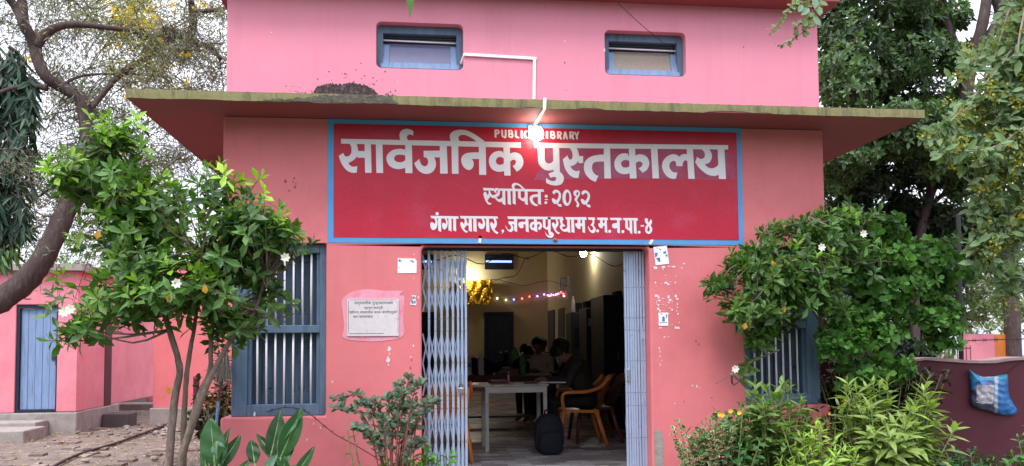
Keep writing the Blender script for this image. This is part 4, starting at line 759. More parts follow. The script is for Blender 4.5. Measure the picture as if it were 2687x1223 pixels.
x = MB(); p = onT(455, 5.0, .77); rg = random.Random(9)
for k in range(26): x.ball(p + Vector((rg.uniform(-.24, .2), rg.uniform(-.08, .08), rg.uniform(.05, .2))), (rg.uniform(.05, .11), .08, rg.uniform(.04, .09)), 0, 9, 6)
o = x.build('bag', M['black'], smooth=True); tag(o, 'black cloth bag slumped on the long dark table', 'bag')
x = MB(); p = onT(615, 5.1, .77); x.ball(p + Vector((0, 0, .11)), (.14, .1, .13), 0, 16, 10); tag(x.build('bag', M['black'], smooth=True), 'small black bag behind the green bottles', 'bag')
# plastic armchairs
def plastic_chair(loc, yaw, label, m=None):
    e = empty('plastic_chair', loc); tag(e, label, 'chair', 'plastic armchairs in the reading room'); m = m or M['orange']
    # local frame: sitter faces +X
    def T(p): x_, y_, z_ = p; c, s = math.cos(yaw), math.sin(yaw); return Vector((loc[0] + x_ * c - y_ * s, loc[1] + x_ * s + y_ * c, loc[2] + z_))
    x = MB()
    def seat(u, v, d=0): return T((-.2 + .43 * u, (-.22 + .44 * v) * (1 - .06 * (1 - u)), .43 - .02 * math.sin(u * 3) * math.sin(v * 3.14) + .012 * u - d))
    x.grid(lambda u, v: seat(u, v), 8, 8); x.grid(lambda u, v: seat(u, v, .012), 8, 8)
    for k in range(8):
        for (f) in (lambda t, d: seat(t, 0, d), lambda t, d: seat(t, 1, d), lambda t, d: seat(1, t, d), lambda t, d: seat(0, t, d)):
            a_, b_ = k / 8, (k + 1) / 8; x.add([f(a_, -.004), f(b_, -.004), f(b_, .03), f(a_, .03)], [(0, 1, 2, 3)])
    x.build('chair_seat', m, e, smooth=False)
    def back(u, v, d=0):
        w_ = .20 + .03 * v - .05 * max(0, v - .75); yy = (-1 + 2 * u) * w_; return T((-.20 - .14 * v - .035 * (1 - (2 * u - 1) ** 2) - d, yy, .44 + .40 * v - .05 * (2 * u - 1) ** 2 * v))
    x = MB(); S_ = []
    for (u0, u1) in ((0, .1), (.9, 1)): x.grid(lambda u, v: back(u0 + (u1 - u0) * u, v), 1, 10); x.grid(lambda u, v: back(u0 + (u1 - u0) * u, v, .014), 1, 10)
    for (u0, u1) in ((.16, .36), (.40, .60), (.64, .84)):
        for k in range(7):
            v0 = .12 + k * .105; x.grid(lambda u, v: back(u0 + (u1 - u0) * u, v0 + .088 * v), 3, 1); x.grid(lambda u, v: back(u0 + (u1 - u0) * u, v0 + .088 * v, .012), 3, 1)
    for (u0, u1) in ((.1, .17), (.35, .41), (.59, .65), (.83, .9)): x.grid(lambda u, v: back(u0 + (u1 - u0) * u, v, .003), 1, 10); x.grid(lambda u, v: back(u0 + (u1 - u0) * u, v, .013), 1, 10)
    for (v0, v1) in ((0, .12), (.86, 1)): x.grid(lambda u, v: back(u, v0 + (v1 - v0) * v), 10, 2); x.grid(lambda u, v: back(u, v0 + (v1 - v0) * v, .014), 10, 2)
    x.grid(lambda u, v: back(u, 1, .014 * v), 10, 1); x.build('chair_back', m, e)
    for s in (-1, 1):
        x = MB(); x.tube([T(p) for p in ((.21, s * .235, .43), (.24, s * .25, .25), (.27, s * .27, 0.003))], [.028, .024, .02], 8); x.build('chair_leg', m, e, smooth=True)
        x = MB(); x.tube([T(p) for p in ((-.17, s * .20, .44), (-.22, s * .22, .25), (-.30, s * .245, 0.003))], [.03, .026, .02], 8); x.build('chair_leg', m, e, smooth=True)
        x = MB(); x.tube(smooth_pts([T(p) for p in ((.21, s * .245, .42), (.235, s * .262, .56), (.215, s * .268, .635), (.14, s * .268, .65), (-.05, s * .262, .655), (-.22, s * .25, .71), (-.33, s * .225, .83))], 4), .019, 8, flat=1.2); x.build('chair_arm', m, e, smooth=True)
plastic_chair((1.90, 2.72, 0), math.pi - .05, 'orange plastic armchair on the right with a person writing at the white table')
plastic_chair((2.16, 3.1, 0), math.pi, 'orange plastic armchair with shade put into its colour just behind the occupied one', mat('shaded_orange_plastic', (.13, .035, .018), .35, .05, 8, spec=.5))  # orange chair plastic darkened to stand in for the shade
p = K(225, 900, 1.75); plastic_chair((p.x, 1.75, 0), math.pi / 2 + .1, 'orange plastic armchair seen from behind through the left gate leaf')
# backpack on the floor
bp = empty('backpack', (1.43, 2.1, 0)); tag(bp, 'black school backpack standing on the tiled floor in front of the table', 'backpack')
c = Vector((1.42, 2.02, 0)); x = MB()
def se(t, p): return math.copysign(abs(t) ** p, t)
def bag(cx, cy, cz, rx, ry, rz, nu=24, nv=16, topn=.75):
    def fn(u, v):
        a_ = 2 * math.pi * u; t = math.pi * (v - .5); zz = se(math.sin(t), .6); wv = max(.0, math.cos(t)) ** .55; k = 1 - .18 * max(0, zz) ** 2
        return (cx + rx * wv * k * se(math.cos(a_), .65), cy + ry * wv * se(math.sin(a_), .7), cz + rz * zz)
    return fn
x.grid(bag(c.x, c.y, .222, .165, .10, .22), 28, 18); x.build('backpack_body', M['navy'], bp, smooth=True)
x = MB(); x.grid(bag(c.x + .01, c.y - .085, .135, .135, .05, .125), 24, 14); x.build('backpack_pocket', M['navy'], bp, smooth=True)
x = MB(); x.tube(smooth_pts([c + Vector((-.04, .05, .425)), c + Vector((-.03, .05, .475)), c + Vector((.03, .05, .475)), c + Vector((.04, .05, .425))], 4), .009, 6); x.build('backpack_handle', M['black'], bp, smooth=True)
x = MB(); x.tube(smooth_pts([c + Vector((-.155, -.05, .12)), c + Vector((-.13, -.075, .30)), c + Vector((-.06, -.07, .395)), c + Vector((.06, -.07, .395)), c + Vector((.13, -.075, .30)), c + Vector((.155, -.05, .12))], 5), .004, 6); x.build('backpack_zip', M['gate_d'], bp)
text_mesh('backpack_logo', 'Reebok', c.x + .022, c.x + .068, .217, .228, c.y - .1065, M['white_pl'], bp, .02)
x = MB()
for k in range(3): x.add([(c.x + .03 + k * .008, c.y - .1065, .204 + k * .0008), (c.x + .06 - k * .004, c.y - .1065, .213 - k * .003), (c.x + .055 - k * .004, c.y - .1065, .209 - k * .003)], [(0, 1, 2)])
x.build('backpack_logo', M['white_pl'], bp, fixn=False)
# low bench along the right wall
bn = empty('low_bench', (2.7, 4, 0)); tag(bn, 'low dark wooden bench along the right wall behind the chairs', 'bench'); x = MB(); x.box(2.50, 2.95, 2.4, 4.6, .55, .6); x.build('bench_top', M['steel_d'], bn)
for yy in (2.5, 4.4):
    for xx in (2.53, 2.87): x = MB(); x.box(xx, xx + .05, yy, yy + .05, 0.002, .55); x.build('bench_leg', M['steel_d'], bn)

# ------------------------------------------------------------------ people
def remesh(mb, name, m, parent, vox=.012, it=3):
    o = mb.build(name, m, None, fixn=False); r = o.modifiers.new('r', 'REMESH'); r.mode = 'VOXEL'; r.voxel_size = vox; s = o.modifiers.new('s', 'SMOOTH'); s.iterations = it
    dg = bpy.context.evaluated_depsgraph_get(); me = bpy.data.meshes.new_from_object(o.evaluated_get(dg)); old = o.data; bpy.data.objects.remove(o); bpy.data.meshes.remove(old)
    me.transform(Matrix.Translation(-world_loc(parent))); me.name = name; me.materials.clear(); me.materials.append(m); me.polygons.foreach_set('use_smooth', [True] * len(me.polygons))
    q = bpy.data.objects.new(name, me); COL.objects.link(q); q.parent = parent; return q
def person(loc, yaw, lean, label, shirt, trousers, headyaw=0, nod=.5, hair='short', hands=((.46, .16, .80), (.46, -.12, .80)), seat=.45, legs=True, vox=.013):
    e = empty('person', loc); tag(e, label, 'person', 'people reading in the library')
    def T(p): c, s = math.cos(yaw), math.sin(yaw); return Vector((loc[0] + p[0] * c - p[1] * s, loc[1] + p[0] * s + p[1] * c, loc[2] + p[2]))
    def L(h, x_=0, y_=0): return Vector((math.sin(lean) * h + math.cos(lean) * x_, y_, seat + .09 + math.cos(lean) * h - math.sin(lean) * x_))
    pel, waist, chest, neck = L(0), L(.2), L(.38), L(.52)
    hc = L(.52) + Vector((math.sin(lean + nod) * .15, 0, math.cos(lean + nod) * .15))
    sh_ = [L(.47, 0, s * .175) for s in (1, -1)]; body = MB(); top = MB(); leg = MB()
    def limb(b, pts, rad): b.tube([T(p) for p in pts], rad, 10); [b.ball(T(p), r_, 0, 10, 7) for p, r_ in zip(pts, rad)]
    limb(body, [pel, waist, chest], [.09, .09, .10]); limb(body, [sh_[0], chest, sh_[1]], [.045, .07, .045])
    limb(body, [chest, neck, hc - Vector((0, 0, .04))], [.07, .052, .05])
    for k, s in enumerate((1, -1)):
        h = Vector(hands[k]); a_ = sh_[k]; mid = (a_ + h) / 2 + Vector((-.05, s * .10, -.12)); limb(body, [a_, mid, h], [.045, .04, .026]); limb(top, [a_, mid, mid + (h - mid) * .85], [.062, .055, .042])
        d = (h - mid).normalized(); palm = h + d * .05; side = Vector((0, s, 0)); body.ball(T(palm), (.045, .042, .022), 0, 10, 6)
        for f in range(4):
            off = side * (-.032 + .021 * f); ln = (.065, .075, .07, .055)[f]; p0 = palm + off + d * .03; p1 = p0 + d * ln * .6 + Vector((0, 0, -.008)); p2 = p1 + d * ln * .45 + Vector((0, 0, -.022)); limb(body, [p0, p1, p2], [.0095, .009, .008])
        p0 = palm - side * .035 - d * .015; limb(body, [p0, p0 - side * .022 + d * .03, p0 - side * .018 + d * .055], [.011, .01, .009])
    limb(top, [pel, waist, chest, L(.46)], [.145, .13, .15, .115]); limb(top, [sh_[0], L(.48), sh_[1]], [.07, .085, .07]); limb(top, [L(.38, .02, .08), L(.2, .02, .06)], [.11, .10]); limb(top, [L(.38, .02, -.08), L(.2, .02, -.06)], [.11, .10])
    if legs:
        for s in (1, -1):
            kn = Vector((.43, s * .11, seat + .06)); an = Vector((.38, s * .12, .09)); limb(leg, [pel + Vector((0, s * .08, 0)), kn, an], [.10, .07, .048]); limb(body, [pel + Vector((0, s * .08, 0)), kn, an], [.08, .055, .036]); limb(body, [an, an + Vector((0, 0, -.03)), an + Vector((.14, 0, -.055))], [.038, .036, .03])
    # head: skull, jaw, nose, ears, brow
    up = Vector((math.sin(lean + nod), 0, math.cos(lean + nod))); fw = Vector((math.cos(lean + nod), 0, -math.sin(lean + nod))); sd_ = Vector((0, 1, 0)); cy_, sy_ = math.cos(headyaw), math.sin(headyaw); fw2 = fw * cy_ + sd_ * sy_; sd2 = sd_ * cy_ - fw * sy_
    def H(a_, b_, c_): return hc + fw2 * a_ + sd2 * b_ + up * c_
    def hb(b, c_, r_): b.ball(T(H(*c_)), r_, 0, 14, 9)
    hb(body, (0, 0, .03), .088); hb(body, (-.012, 0, .045), .09); hb(body, (.035, 0, -.03), .06); hb(body, (.06, 0, -.06), .032); hb(body, (.092, 0, -.005), .014); hb(body, (.098, 0, -.018), .015); hb(body, (.078, 0, -.045), .02)
    for s in (1, -1): hb(body, (-.005, s * .085, 0), .02); hb(body, (.07, s * .032, .022), .018); hb(body, (.06, s * .03, -.02), .022)
    remesh(body, 'person_body', M['skin'], e, vox); remesh(top, 'person_top', shirt, e, .016)
    if legs: remesh(leg, 'person_trousers', trousers, e, .016)
    ey = MB()
    for s in (1, -1): ey.ball(T(H(.083, s * .032, .012)), .009, 0, 8, 6)
    ey.build('person_eyes', M['gate_d'], e, smooth=True)
    ha = MB(); hb(ha, (-.02, 0, .055), .10); hb(ha, (-.045, 0, .02), .085); hb(ha, (.02, 0, .095), .065)
    if hair == 'curly':
        for k in range(60):
            v = Vector(rng.normal(size=3)).normalized(); q = (v.x * .10 - .025, v.y * .10, abs(v.z) * .10 + .03)
            if not (v.x > .6 and v.z < .5): hb(ha, q, .03)
    if hair == 'long':
        for k in range(8): hb(ha, (-.06 - .012 * k, 0, .0 - .04 * k), .075 - .003 * k)
        for s in (1, -1): [hb(ha, (-.02 - .01 * k, s * .07, -.02 - .04 * k), .04) for k in range(5)]
    remesh(ha, 'person_hair', M['hair'], e, .014, 2); return e
dk = mat('dark_olive_cloth', (.028, .024, .020), .85, .25, 30, .2, 120)
person((1.99, 2.72, 0), math.pi, .30, 'person with curly black hair in a dark top writing at the white table', dk, M['black'], 0, .85, 'curly', ((.50, .13, .79), (.50, -.10, .79)))
p = K(765, 640, 5.95); person((p.x - .12, 5.95, .0), -math.pi / 2 - .5, .30, 'person in a white shirt leaning over the long table', M['shirt'], M['black'], .3, .1, 'short', ((.5, .1, .80), (.45, -.2, .80)), legs=True)
p = K(655, 600, 6.15); person((p.x + .1, 6.15, 0), -math.pi / 2 - .5, .5, 'person with long black hair bent over the long table', M['black'], M['black'], 0, .5, 'long', ((.45, .15, .80), (.45, -.15, .80)))
p = K(718, 580, 7.0); person((p.x, 7.1, 0), -math.pi / 2, .25, 'dark haired person behind the white shirt, nearest the back wall', M['black'], M['black'], .2, .3, 'short', ((.4, .2, .7), (.4, -.2, .7)))
p = K(905, 620, 4.2); person((p.x + .05, 4.3, 0), math.pi, .3, 'person in black with a pale strap behind the writing person', M['black'], M['black'], 0, .4, 'short', ((.42, .15, .78), (.42, -.15, .78)))
# ================================================================== YARD ON THE LEFT
AY = 8.882; AX = -6.262
an = empty('annex_building', (-9, 10, GZ)); tag(an, 'low pink annex with a blue plank door at the left edge', 'building')
dl, dr, dz0, dz1 = -7.335, -6.612, .085, 2.0
o_ = [(-16, .03), (dl, .03), (dl, dz1), (dr, dz1), (dr, .03), (AX, .03), (AX, 2.62), (-16, 2.62)]
pinkA = mat('annex_pink_paint', (.74, .26, .32), .7, .10, 2, .2, 60, stain=(.62, .16, .19), sscale=1.2, spos=(.45, .75), samt=.7, streak=(.52, .16, .2), stscale=5, stamt=.5, stain2=(.8, .5, .5), s2scale=14, s2pos=(.7, .76))
mb = MB(); mb.prism([o_], AY, AY + .3); mb.box(AX - .3, AX, AY + .301, 10.55, .03, 2.62); mb.box(AX - .3, AX - .05, 10.55, 13.5, .03, 2.62); mb.build('annex_wall', pinkA, an, bevel=.015)
mb = MB(); mb.box(-16, AX + .02, AY - .025, AY + .28, -.5, .022); mb.box(AX - .28, AX + .025, AY + .281, 11.0, -.5, .029); mb.build('annex_plinth', M['cement'], an, bevel=.02)
mb = MB(); mb.box(-16, AX + .12, AY - .15, 13.6, 2.621, 2.74); mb.build('annex_roof', M['cement'], an)
mb = MB(); mb.box(dl, dl + .055, AY + .03, AY + .16, .03, dz1); mb.box(dr - .03, dr, AY + .03, AY + .16, .03, dz1); mb.box(dl + .055, dr - .03, AY + .03, AY + .16, dz1 - .07, dz1); mb.box(dl + .055, dr - .03, AY + .03, AY + .16, .03, .075); mb.build('door_frame', M['navy_p'], an)
dm = MB(); n = 5; a, b = dl + .06, dr - .035
for i in range(n): dm.box(a + (b - a) * i / n + .003, a + (b - a) * (i + 1) / n - .003, AY + .08 + .003 * (i % 2), AY + .11, .08, dz1 - .075)
dr_ = dm.build('annex_door', M['wood_lt'], an, bevel=.003)
x = MB(); x.tube([(dr - .09, AY + .07, 1.05), (dr + .02, AY + .07, 1.03)], .013, 6); x.box(dr - .12, dr - .06, AY + .06, AY + .082, .98, 1.14); x.box(dr - .05, dr - .01, AY + .05, AY + .075, .88, 1.02); x.build('door_bolt', M['gate_d'], dr_)
mb = MB(); mb.box(AX - .04, AX + .012, 10.2, 10.549, .031, 2.3); mb.build('side_door', M['maroon'], an)
def block(nm, x0, x1, y0, y1, z0, z1, m, label, cat, grp=None): q = MB(); q.box(x0, x1, y0, y1, z0, z1); return tag(q.build(nm, m, bevel=.02), label, cat, grp)
block('door_step', -9.5, -6.72, 8.35, 8.85, GZ - .1, -.10, M['cement'], 'upper grey cement step below the blue annex door', 'step', 'steps of the annex door')
block('door_step', -9.5, -6.55, 7.55, 8.349, GZ - .1, -.17, M['cement'], 'lower broader cement step in front of the annex door', 'step', 'steps of the annex door')
block('side_step', -6.22, -5.72, 10.0, 10.5, GZ - .1, -.11, M['cement_d'], 'dark block step at the side of the annex', 'step')
block('yard_step', -7.6, -6.4, 14.2, 14.8, GZ - .1, -.20, M['cement'], 'pale low step against the bright pink back wall', 'step'); block('yard_step', -7.9, -6.9, 14.801, 14.89, GZ - .1, -.05, M['cement'], 'narrow upper step under the bright pink back wall', 'step')
q = MB(); q.box(-10.5, -6.60, 14.9, 15.1, GZ - .1, 1.95); tag(q.build('yard_wall', pinkA, bevel=.02), 'bright pink yard wall at the end of the path', 'wall')
q = MB(); q.box(-6.58, -6.42, 14.7, 15.1, GZ - .1, 1.85); tag(q.build('wall_pier', M['maroon'], bevel=.01), 'narrow dark red pier at the right end of the bright wall', 'pier')
sh_w = empty('shed_wall', (-3.4, 10.3, GZ)); tag(sh_w, 'shaded pink wall behind the multi-stemmed shrub', 'wall')
q = MB(); q.box(-5.33, -1.57, 10.2, 10.45, GZ - .1, 2.9); q.build('wall_panel', M['pink'], sh_w, bevel=.02)
q = MB(); q.box(-5.37, -4.0, 10.13, 10.199, GZ - .1, -.02); q.build('wall_plinth', M['cement'], sh_w, bevel=.02)
# standpipe, planter, hose, mop
sp = empty('standpipe', at(494, 1075, 9.4)); tag(sp, 'dark standpipe with a spout beside the shrub stems', 'standpipe'); a = at(492, 1080, 9.4); x = MB(); x.tube([(a.x, 9.4, GZ), (a.x, 9.4, .55)], .055, 10); x.ball((a.x, 9.4, .58), .06); x.build('pipe_body', M['maroon'], sp); x = MB(); x.tube([(a.x, 9.4, .33), (a.x + .2, 9.36, .34), (a.x + .22, 9.36, .27)], .03, 8); x.build('pipe_spout', M['maroon'], sp); x = MB(); x.tube([(a.x - .05, 9.4, .60), (a.x + .07, 9.38, .68)], .02, 6); x.build('pipe_handle', M['maroon'], sp)
pl = empty('clay_planter', at(565, 1110, 7.6)); tag(pl, 'brown clay trough planter at the left corner of the building', 'planter'); a = at(512, 1040, 7.6); b = at(600, 1040, 7.6); x = MB(); x.box(a.x, b.x + .25, 7.6, 8.2, GZ, .30); x.build('planter_body', M['ter'], pl, bevel=.03); x = MB(); x.box(a.x - .04, b.x + .29, 7.56, 8.24, .301, .37); x.build('planter_rim', M['ter'], pl, bevel=.015)
x = MB(); hz = [atz(p[0], p[1], GZ + .02) for p in ((105, 1200), (140, 1170), (200, 1142), (260, 1124), (300, 1112), (340, 1097), (375, 1085), (410, 1072), (432, 1062))]; x.tube(smooth_pts(hz, 8), .022, 8); tag(x.build('garden_hose', M['wire'], smooth=True), 'dark hose lying across the earth path on the left', 'hose')
mp = empty('mop', at(541, 1100, -.12)); tag(mp, 'upturned string mop leaning at the left window frame', 'mop')
a, m_, b = at(541, 1105, -.14), at(549, 1010, -.05), at(566, 880, .02)
x = MB(); x.tube([m_, m_ + (b - m_) * .6, b], .0105, 8); x.build('mop_handle', mat('mop_wood', (.16, .09, .075), .7), mp, smooth=True)
lo = mat('patterned_sleeve', (.10, .16, .28), .5, .5, 90, 0, stain=(.45, .45, .5), sscale=70, spos=(.55, .6)); x = MB(); x.tube([at(537, 1190, -.2), a, m_], .012, 8); x.build('mop_sleeve', lo, mp, smooth=True)
x = MB(); top = at(566, 882, -.0)
for k in range(90):
    a_ = random.uniform(0, 6.3); r_ = random.uniform(.015, .06); p0 = top + Vector((random.uniform(-.02, .02), random.uniform(-.02, .015), random.uniform(-.01, .02))); ln = random.uniform(.20, .29)
    p1 = p0 + Vector((r_ * .6 * math.cos(a_) - .01, r_ * .5 * math.sin(a_) - .02, -ln * .4)); p2 = p0 + Vector((r_ * math.cos(a_) - .012, r_ * .6 * math.sin(a_) - .025, -ln)); x.tube([p0, p1, p2], .0035, 4)
x.build('mop_strings', M['mop'], mp, fixn=False)
x = MB(); x.ball(top, (.03, .025, .02)); x.build('mop_head', M['black'], mp)

# ================================================================== YARD ON THE RIGHT
RY = .62
x = MB(); n = 60
def wt_(i): return 1.035 + .012 * math.sin(i * .9) + random.uniform(-.008, .008)
tops = [wt_(i) for i in range(n + 1)]; V = []; F = []
for i in range(n + 1):
    xx = 3.75 + 9 * i / n; V += [(xx, RY, -.6), (xx, RY, tops[i] - .02), (xx, RY + .22, -.6), (xx, RY + .22, tops[i] - .02)]
for i in range(n): a = i * 4; b = a + 4; F += [(a, b, b + 1, a + 1), (a + 2, a + 3, b + 3, b + 2), (a + 1, b + 1, b + 3, a + 3)]
x.add(V, F); bw = empty('boundary_wall', (6, RY, GZ)); tag(bw, 'maroon boundary wall on the right, tree shade put into its colour, with a plastic bag on it', 'wall'); x.build('wall_panel', M['maroon'], bw)
x = MB(); V = []; F = []
for i in range(n + 1):
    xx = 3.75 + 9 * i / n; V += [(xx, RY - .02, tops[i] - .025 + random.uniform(-.01, .006)), (xx, RY - .02, tops[i]), (xx, RY + .24, tops[i]), (xx, RY + .24, tops[i] - .02)]
for i in range(n): a = i * 4; b = a + 4; F += [(a, b, b + 1, a + 1), (a + 1, b + 1, b + 2, a + 2), (a + 2, b + 2, b + 3, a + 3)]
x.add(V, F); x.build('wall_coping', mat('pale_coping', (.40, .27, .26), .9, .25, 12, .5, 40), bw)
# plastic bag
bgp = [(550, 300), (600, 335), (680, 372), (720, 370), (780, 368), (830, 358), (900, 348), (908, 420), (910, 500), (925, 560), (960, 620), (988, 668), (975, 710), (920, 722), (850, 715), (760, 690), (680, 672), (600, 645), (565, 600), (568, 500), (562, 400)]
cv = lambda u, v, Y: ato(2380 + u / 3.417, 880 + v / 3.417, Y)
x = MB(); rb = random.Random(4); ctr = (745, 520); rings = 26; V = []; F = []; Cc = []; nb = 110
per = crv(bgp, 4); L_ = [math.dist(per[i], per[(i + 1) % len(per)]) for i in range(len(per))]; cum = np.cumsum([0] + L_); tot = cum[-1]
def onper(t):
    s_ = t * tot; i = int(np.searchsorted(cum, s_, 'right') - 1) % len(per); f_ = (s_ - cum[i]) / max(1e-6, L_[i]); a, b = per[i], per[(i + 1) % len(per)]; return (a[0] + (b[0] - a[0]) * f_, a[1] + (b[1] - a[1]) * f_)
def bagcol(u, v):
    if 625 < u < 780 and 445 < v < 610: return (.50, .47, .52)
    if v < 380 and 660 < u < 800: return (.5, .5, .55)
    if 785 < u < 815: return (.42, .48, .56)
    if u < 640 and v > 480: return (.03, .05, .10)
    if v > 610 and u < 810: return (.06, .08, .13)
    if 715 < u < 790 and 400 < v < 450: return (.02, .08, .25)
    if v < 400: return (.02, .26, .42)
    return (.01, .15, .42)
for j in range(rings + 1):
    for i in range(nb):
        p = onper(i / nb); t = j / rings; u = ctr[0] + (p[0] - ctr[0]) * t; v = ctr[1] + (p[1] - ctr[1]) * t
        dep = .085 * math.sqrt(max(0, 1 - t ** 2.2)) + .012 * math.sin(u * .031 + v * .012) * (1 - t * .5) + .004 * math.sin(u * .07 - v * .021 + 2 * math.sin(v * .03)) + .003 * math.sin(v * .11 + 3 * math.sin(u * .02)) + rb.uniform(-.0015, .0015)
        V.append(cv(u, v, RY - .012 - dep)); k = rb.uniform(.85, 1.1) * 1.0; Cc.append([q * k for q in bagcol(u + rb.uniform(-4, 4), v + rb.uniform(-4, 4))])
for j in range(rings):
    for i in range(nb): F.append((j * nb + i, j * nb + (i + 1) % nb, (j + 1) * nb + (i + 1) % nb, (j + 1) * nb + i))
x.arr(V, F, Cc); bgm = leafmat('bag_plastic', .28, .0, .6); o = x.build('plastic_bag', bgm, smooth=False); tag(o, 'crumpled blue and white plastic bag hanging on the maroon wall', 'plastic bag')
x = MB(); x.tube([cv(900, 335, RY - .02), cv(960, 285, RY - .012), cv(1060, 215, RY - .01)], .003, 4); tag(x.build('bag_string', M['wire']), 'thin dark string rising from the plastic bag', 'string')
# things beyond the wall
gp = empty('gate_pillar', at(2480, 905, 9)); tag(gp, 'small pink and orange gate pillar far beyond the maroon wall', 'pillar'); a = at(2440, 840, 9); b = at(2500, 840, 9); c = at(2530, 840, 9)
x = MB(); x.box(a.x, b.x, 9, 9.35, GZ, a.z); x.build('pillar_front', pinkA, gp); x = MB(); x.box(b.x, c.x, 9.02, 9.35, GZ, a.z - .01); x.build('pillar_side', M['orange'], gp)
a = at(2410, 560, 3.2); b = at(2414, 900, 3.2); x = MB(); x.tube([(b.x, 3.2, GZ), (a.x, 3.2, a.z + .1)], .03, 10); tag(x.build('metal_post', M['post'], smooth=True), 'dark upright metal post just behind the maroon wall', 'post')
fn = empty('wire_fence', at(2420, 880, 8)); tag(fn, 'thin barred fence seen against the light beyond the wall', 'fence'); x = MB(); a = at(2320, 870, 8); b = at(2440, 870, 8)
for k in range(12): xx = a.x + (b.x - a.x) * k / 11; x.tube([(xx, 8, GZ), (xx, 8, a.z)], .008, 5)
x.build('fence_bar', M['gate_d'], fn); x = MB(); x.tube([(a.x, 8, a.z - .05), (b.x, 8, a.z - .05)], .012, 5); x.tube([(a.x, 8, a.z - .5), (b.x, 8, a.z - .5)], .012, 5); x.build('fence_rail', M['gate_d'], fn)
x = MB(); pp = smooth_pts([at(2330, 862, 1.2), at(2450, 856, 1.2), at(2580, 852, 1.2), at(2650, 850, 1.2)], 10); x.tube(pp, .006, 5)
for p in pp[::2]: x.tube([p + Vector((-.02, 0, .02)), p + Vector((.02, 0, -.02))], .003, 4); x.tube([p + Vector((-.02, 0, -.02)), p + Vector((.02, 0, .02))], .003, 4)
tag(x.build('barbed_wire', M['wire']), 'barbed wire strung along above the maroon wall', 'barbed wire')
# ================================================================== PLANTS
UP = np.array([0, 0, 1.0])
SHAPES = {'ov': ((.3, .62), (.66, 1.0)), 'la': ((.3, .95), (.66, .72)), 'ro': ((.28, .92), (.7, .95)), 'el': ((.3, .9), (.68, .85))}
def nrm(a): return a / np.maximum(1e-9, np.linalg.norm(a, axis=-1, keepdims=True))
def leaves(mb, base, d, n, L, W, col, shape='el', droop=.25, fold=.25, lod=1, m=0):
    base = np.atleast_2d(base); N_ = len(base); d = nrm(np.atleast_2d(d)); n = np.atleast_2d(n); n = nrm(n - d * (n * d).sum(1, keepdims=True)); t = np.cross(d, n)
    L = np.broadcast_to(np.asarray(L, float), (N_,))[:, None]; W = np.broadcast_to(np.asarray(W, float), (N_,))[:, None]; col = np.broadcast_to(np.asarray(col, float), (N_, 3)); dr = np.broadcast_to(np.asarray(droop, float), (N_,))[:, None]
    def sp(s): return base + d * L * s - n * L * dr * s * s
    if lod == 0:
        V = np.stack([sp(0), sp(.5) + t * W * .5 + n * W * fold * .5, sp(1), sp(.5) - t * W * .5 + n * W * fold * .5], 1).reshape(-1, 3); pat = [(0, 1, 2), (0, 2, 3)]; k = 4
    else:
        (s1, w1), (s2, w2_) = SHAPES[shape]; e = lambda s, w_, sg: sp(s) + t * W * w_ * .5 * sg + n * W * w_ * fold * .5
        V = np.stack([sp(0), e(s1, w1, 1), sp(s1), e(s1, w1, -1), e(s2, w2_, 1), sp(s2), e(s2, w2_, -1), sp(1)], 1).reshape(-1, 3); pat = [(0, 2, 1), (0, 3, 2), (1, 2, 5, 4), (2, 3, 6, 5), (4, 5, 7), (5, 6, 7)]; k = 8
    b = mb.n; mb.v.extend(V.tolist()); mb.n += len(V); mb.c.extend(np.repeat(col, k, 0).tolist()); mb.hascol = True
    for i in range(N_):
        o = b + i * k
        for f in pat: mb.f.append([o + q for q in f])
    mb.mi.extend([m] * (N_ * len(pat)))
def rosettes(mb, P, A, k, L, W, col, shape='ov', el=(45, 80), droop=.25, fold=.22, lod=1, jit=.25, cj=.2, st=.02):
    "k leaves fanned round each twig end P with axis A"
    P = np.atleast_2d(P); A = nrm(np.atleast_2d(A)); n = len(P); h = np.where(np.abs(A[:, 2:3]) > .9, np.array([[1., 0, 0]]), UP[None]); e1 = nrm(np.cross(A, h)); e2 = np.cross(A, e1); ph0 = rng.uniform(0, 6.28, n); col = np.broadcast_to(np.asarray(col, float), (n, 3)); L = np.broadcast_to(np.asarray(L, float), (n,))
    for i in range(k):
        ph = ph0 + 2.4 * i + rng.normal(0, .25, n); f = i / max(1, k - 1); th = np.radians(el[0] + (el[1] - el[0]) * f + rng.normal(0, 8, n)); rad = e1 * np.cos(ph)[:, None] + e2 * np.sin(ph)[:, None]
        d = A * np.cos(th)[:, None] + rad * np.sin(th)[:, None]; nn = A * np.sin(th)[:, None] - rad * np.cos(th)[:, None]; nn += rng.normal(0, jit, (n, 3)); d += rng.normal(0, jit * .5, (n, 3))
        s = rng.uniform(.65, 1.1, n) * (.62 + .38 * f); c = col * rng.uniform(1 - cj, 1 + cj, (n, 1)); leaves(mb, P - A * (st * f), d, nn, L * s, W * s, c, shape, rng.uniform(droop * .4, droop * 1.4, n), fold, lod)
def pts_in(blobs, n, shell=.35):
    "random points of a union of ellipsoids (centre, radii, weight), denser towards the outside; returns points and outward axes"
    wts = np.array([b[2] for b in blobs], float); wts /= wts.sum(); ids = rng.choice(len(blobs), n, p=wts); v = nrm(rng.normal(size=(n, 3))); r = rng.uniform(shell, 1, n) ** .6
    c = np.array([tuple(b[0]) for b in blobs])[ids]; rad = np.array([tuple(b[1]) for b in blobs])[ids]; return c + v * rad * r[:, None], v, r, ids
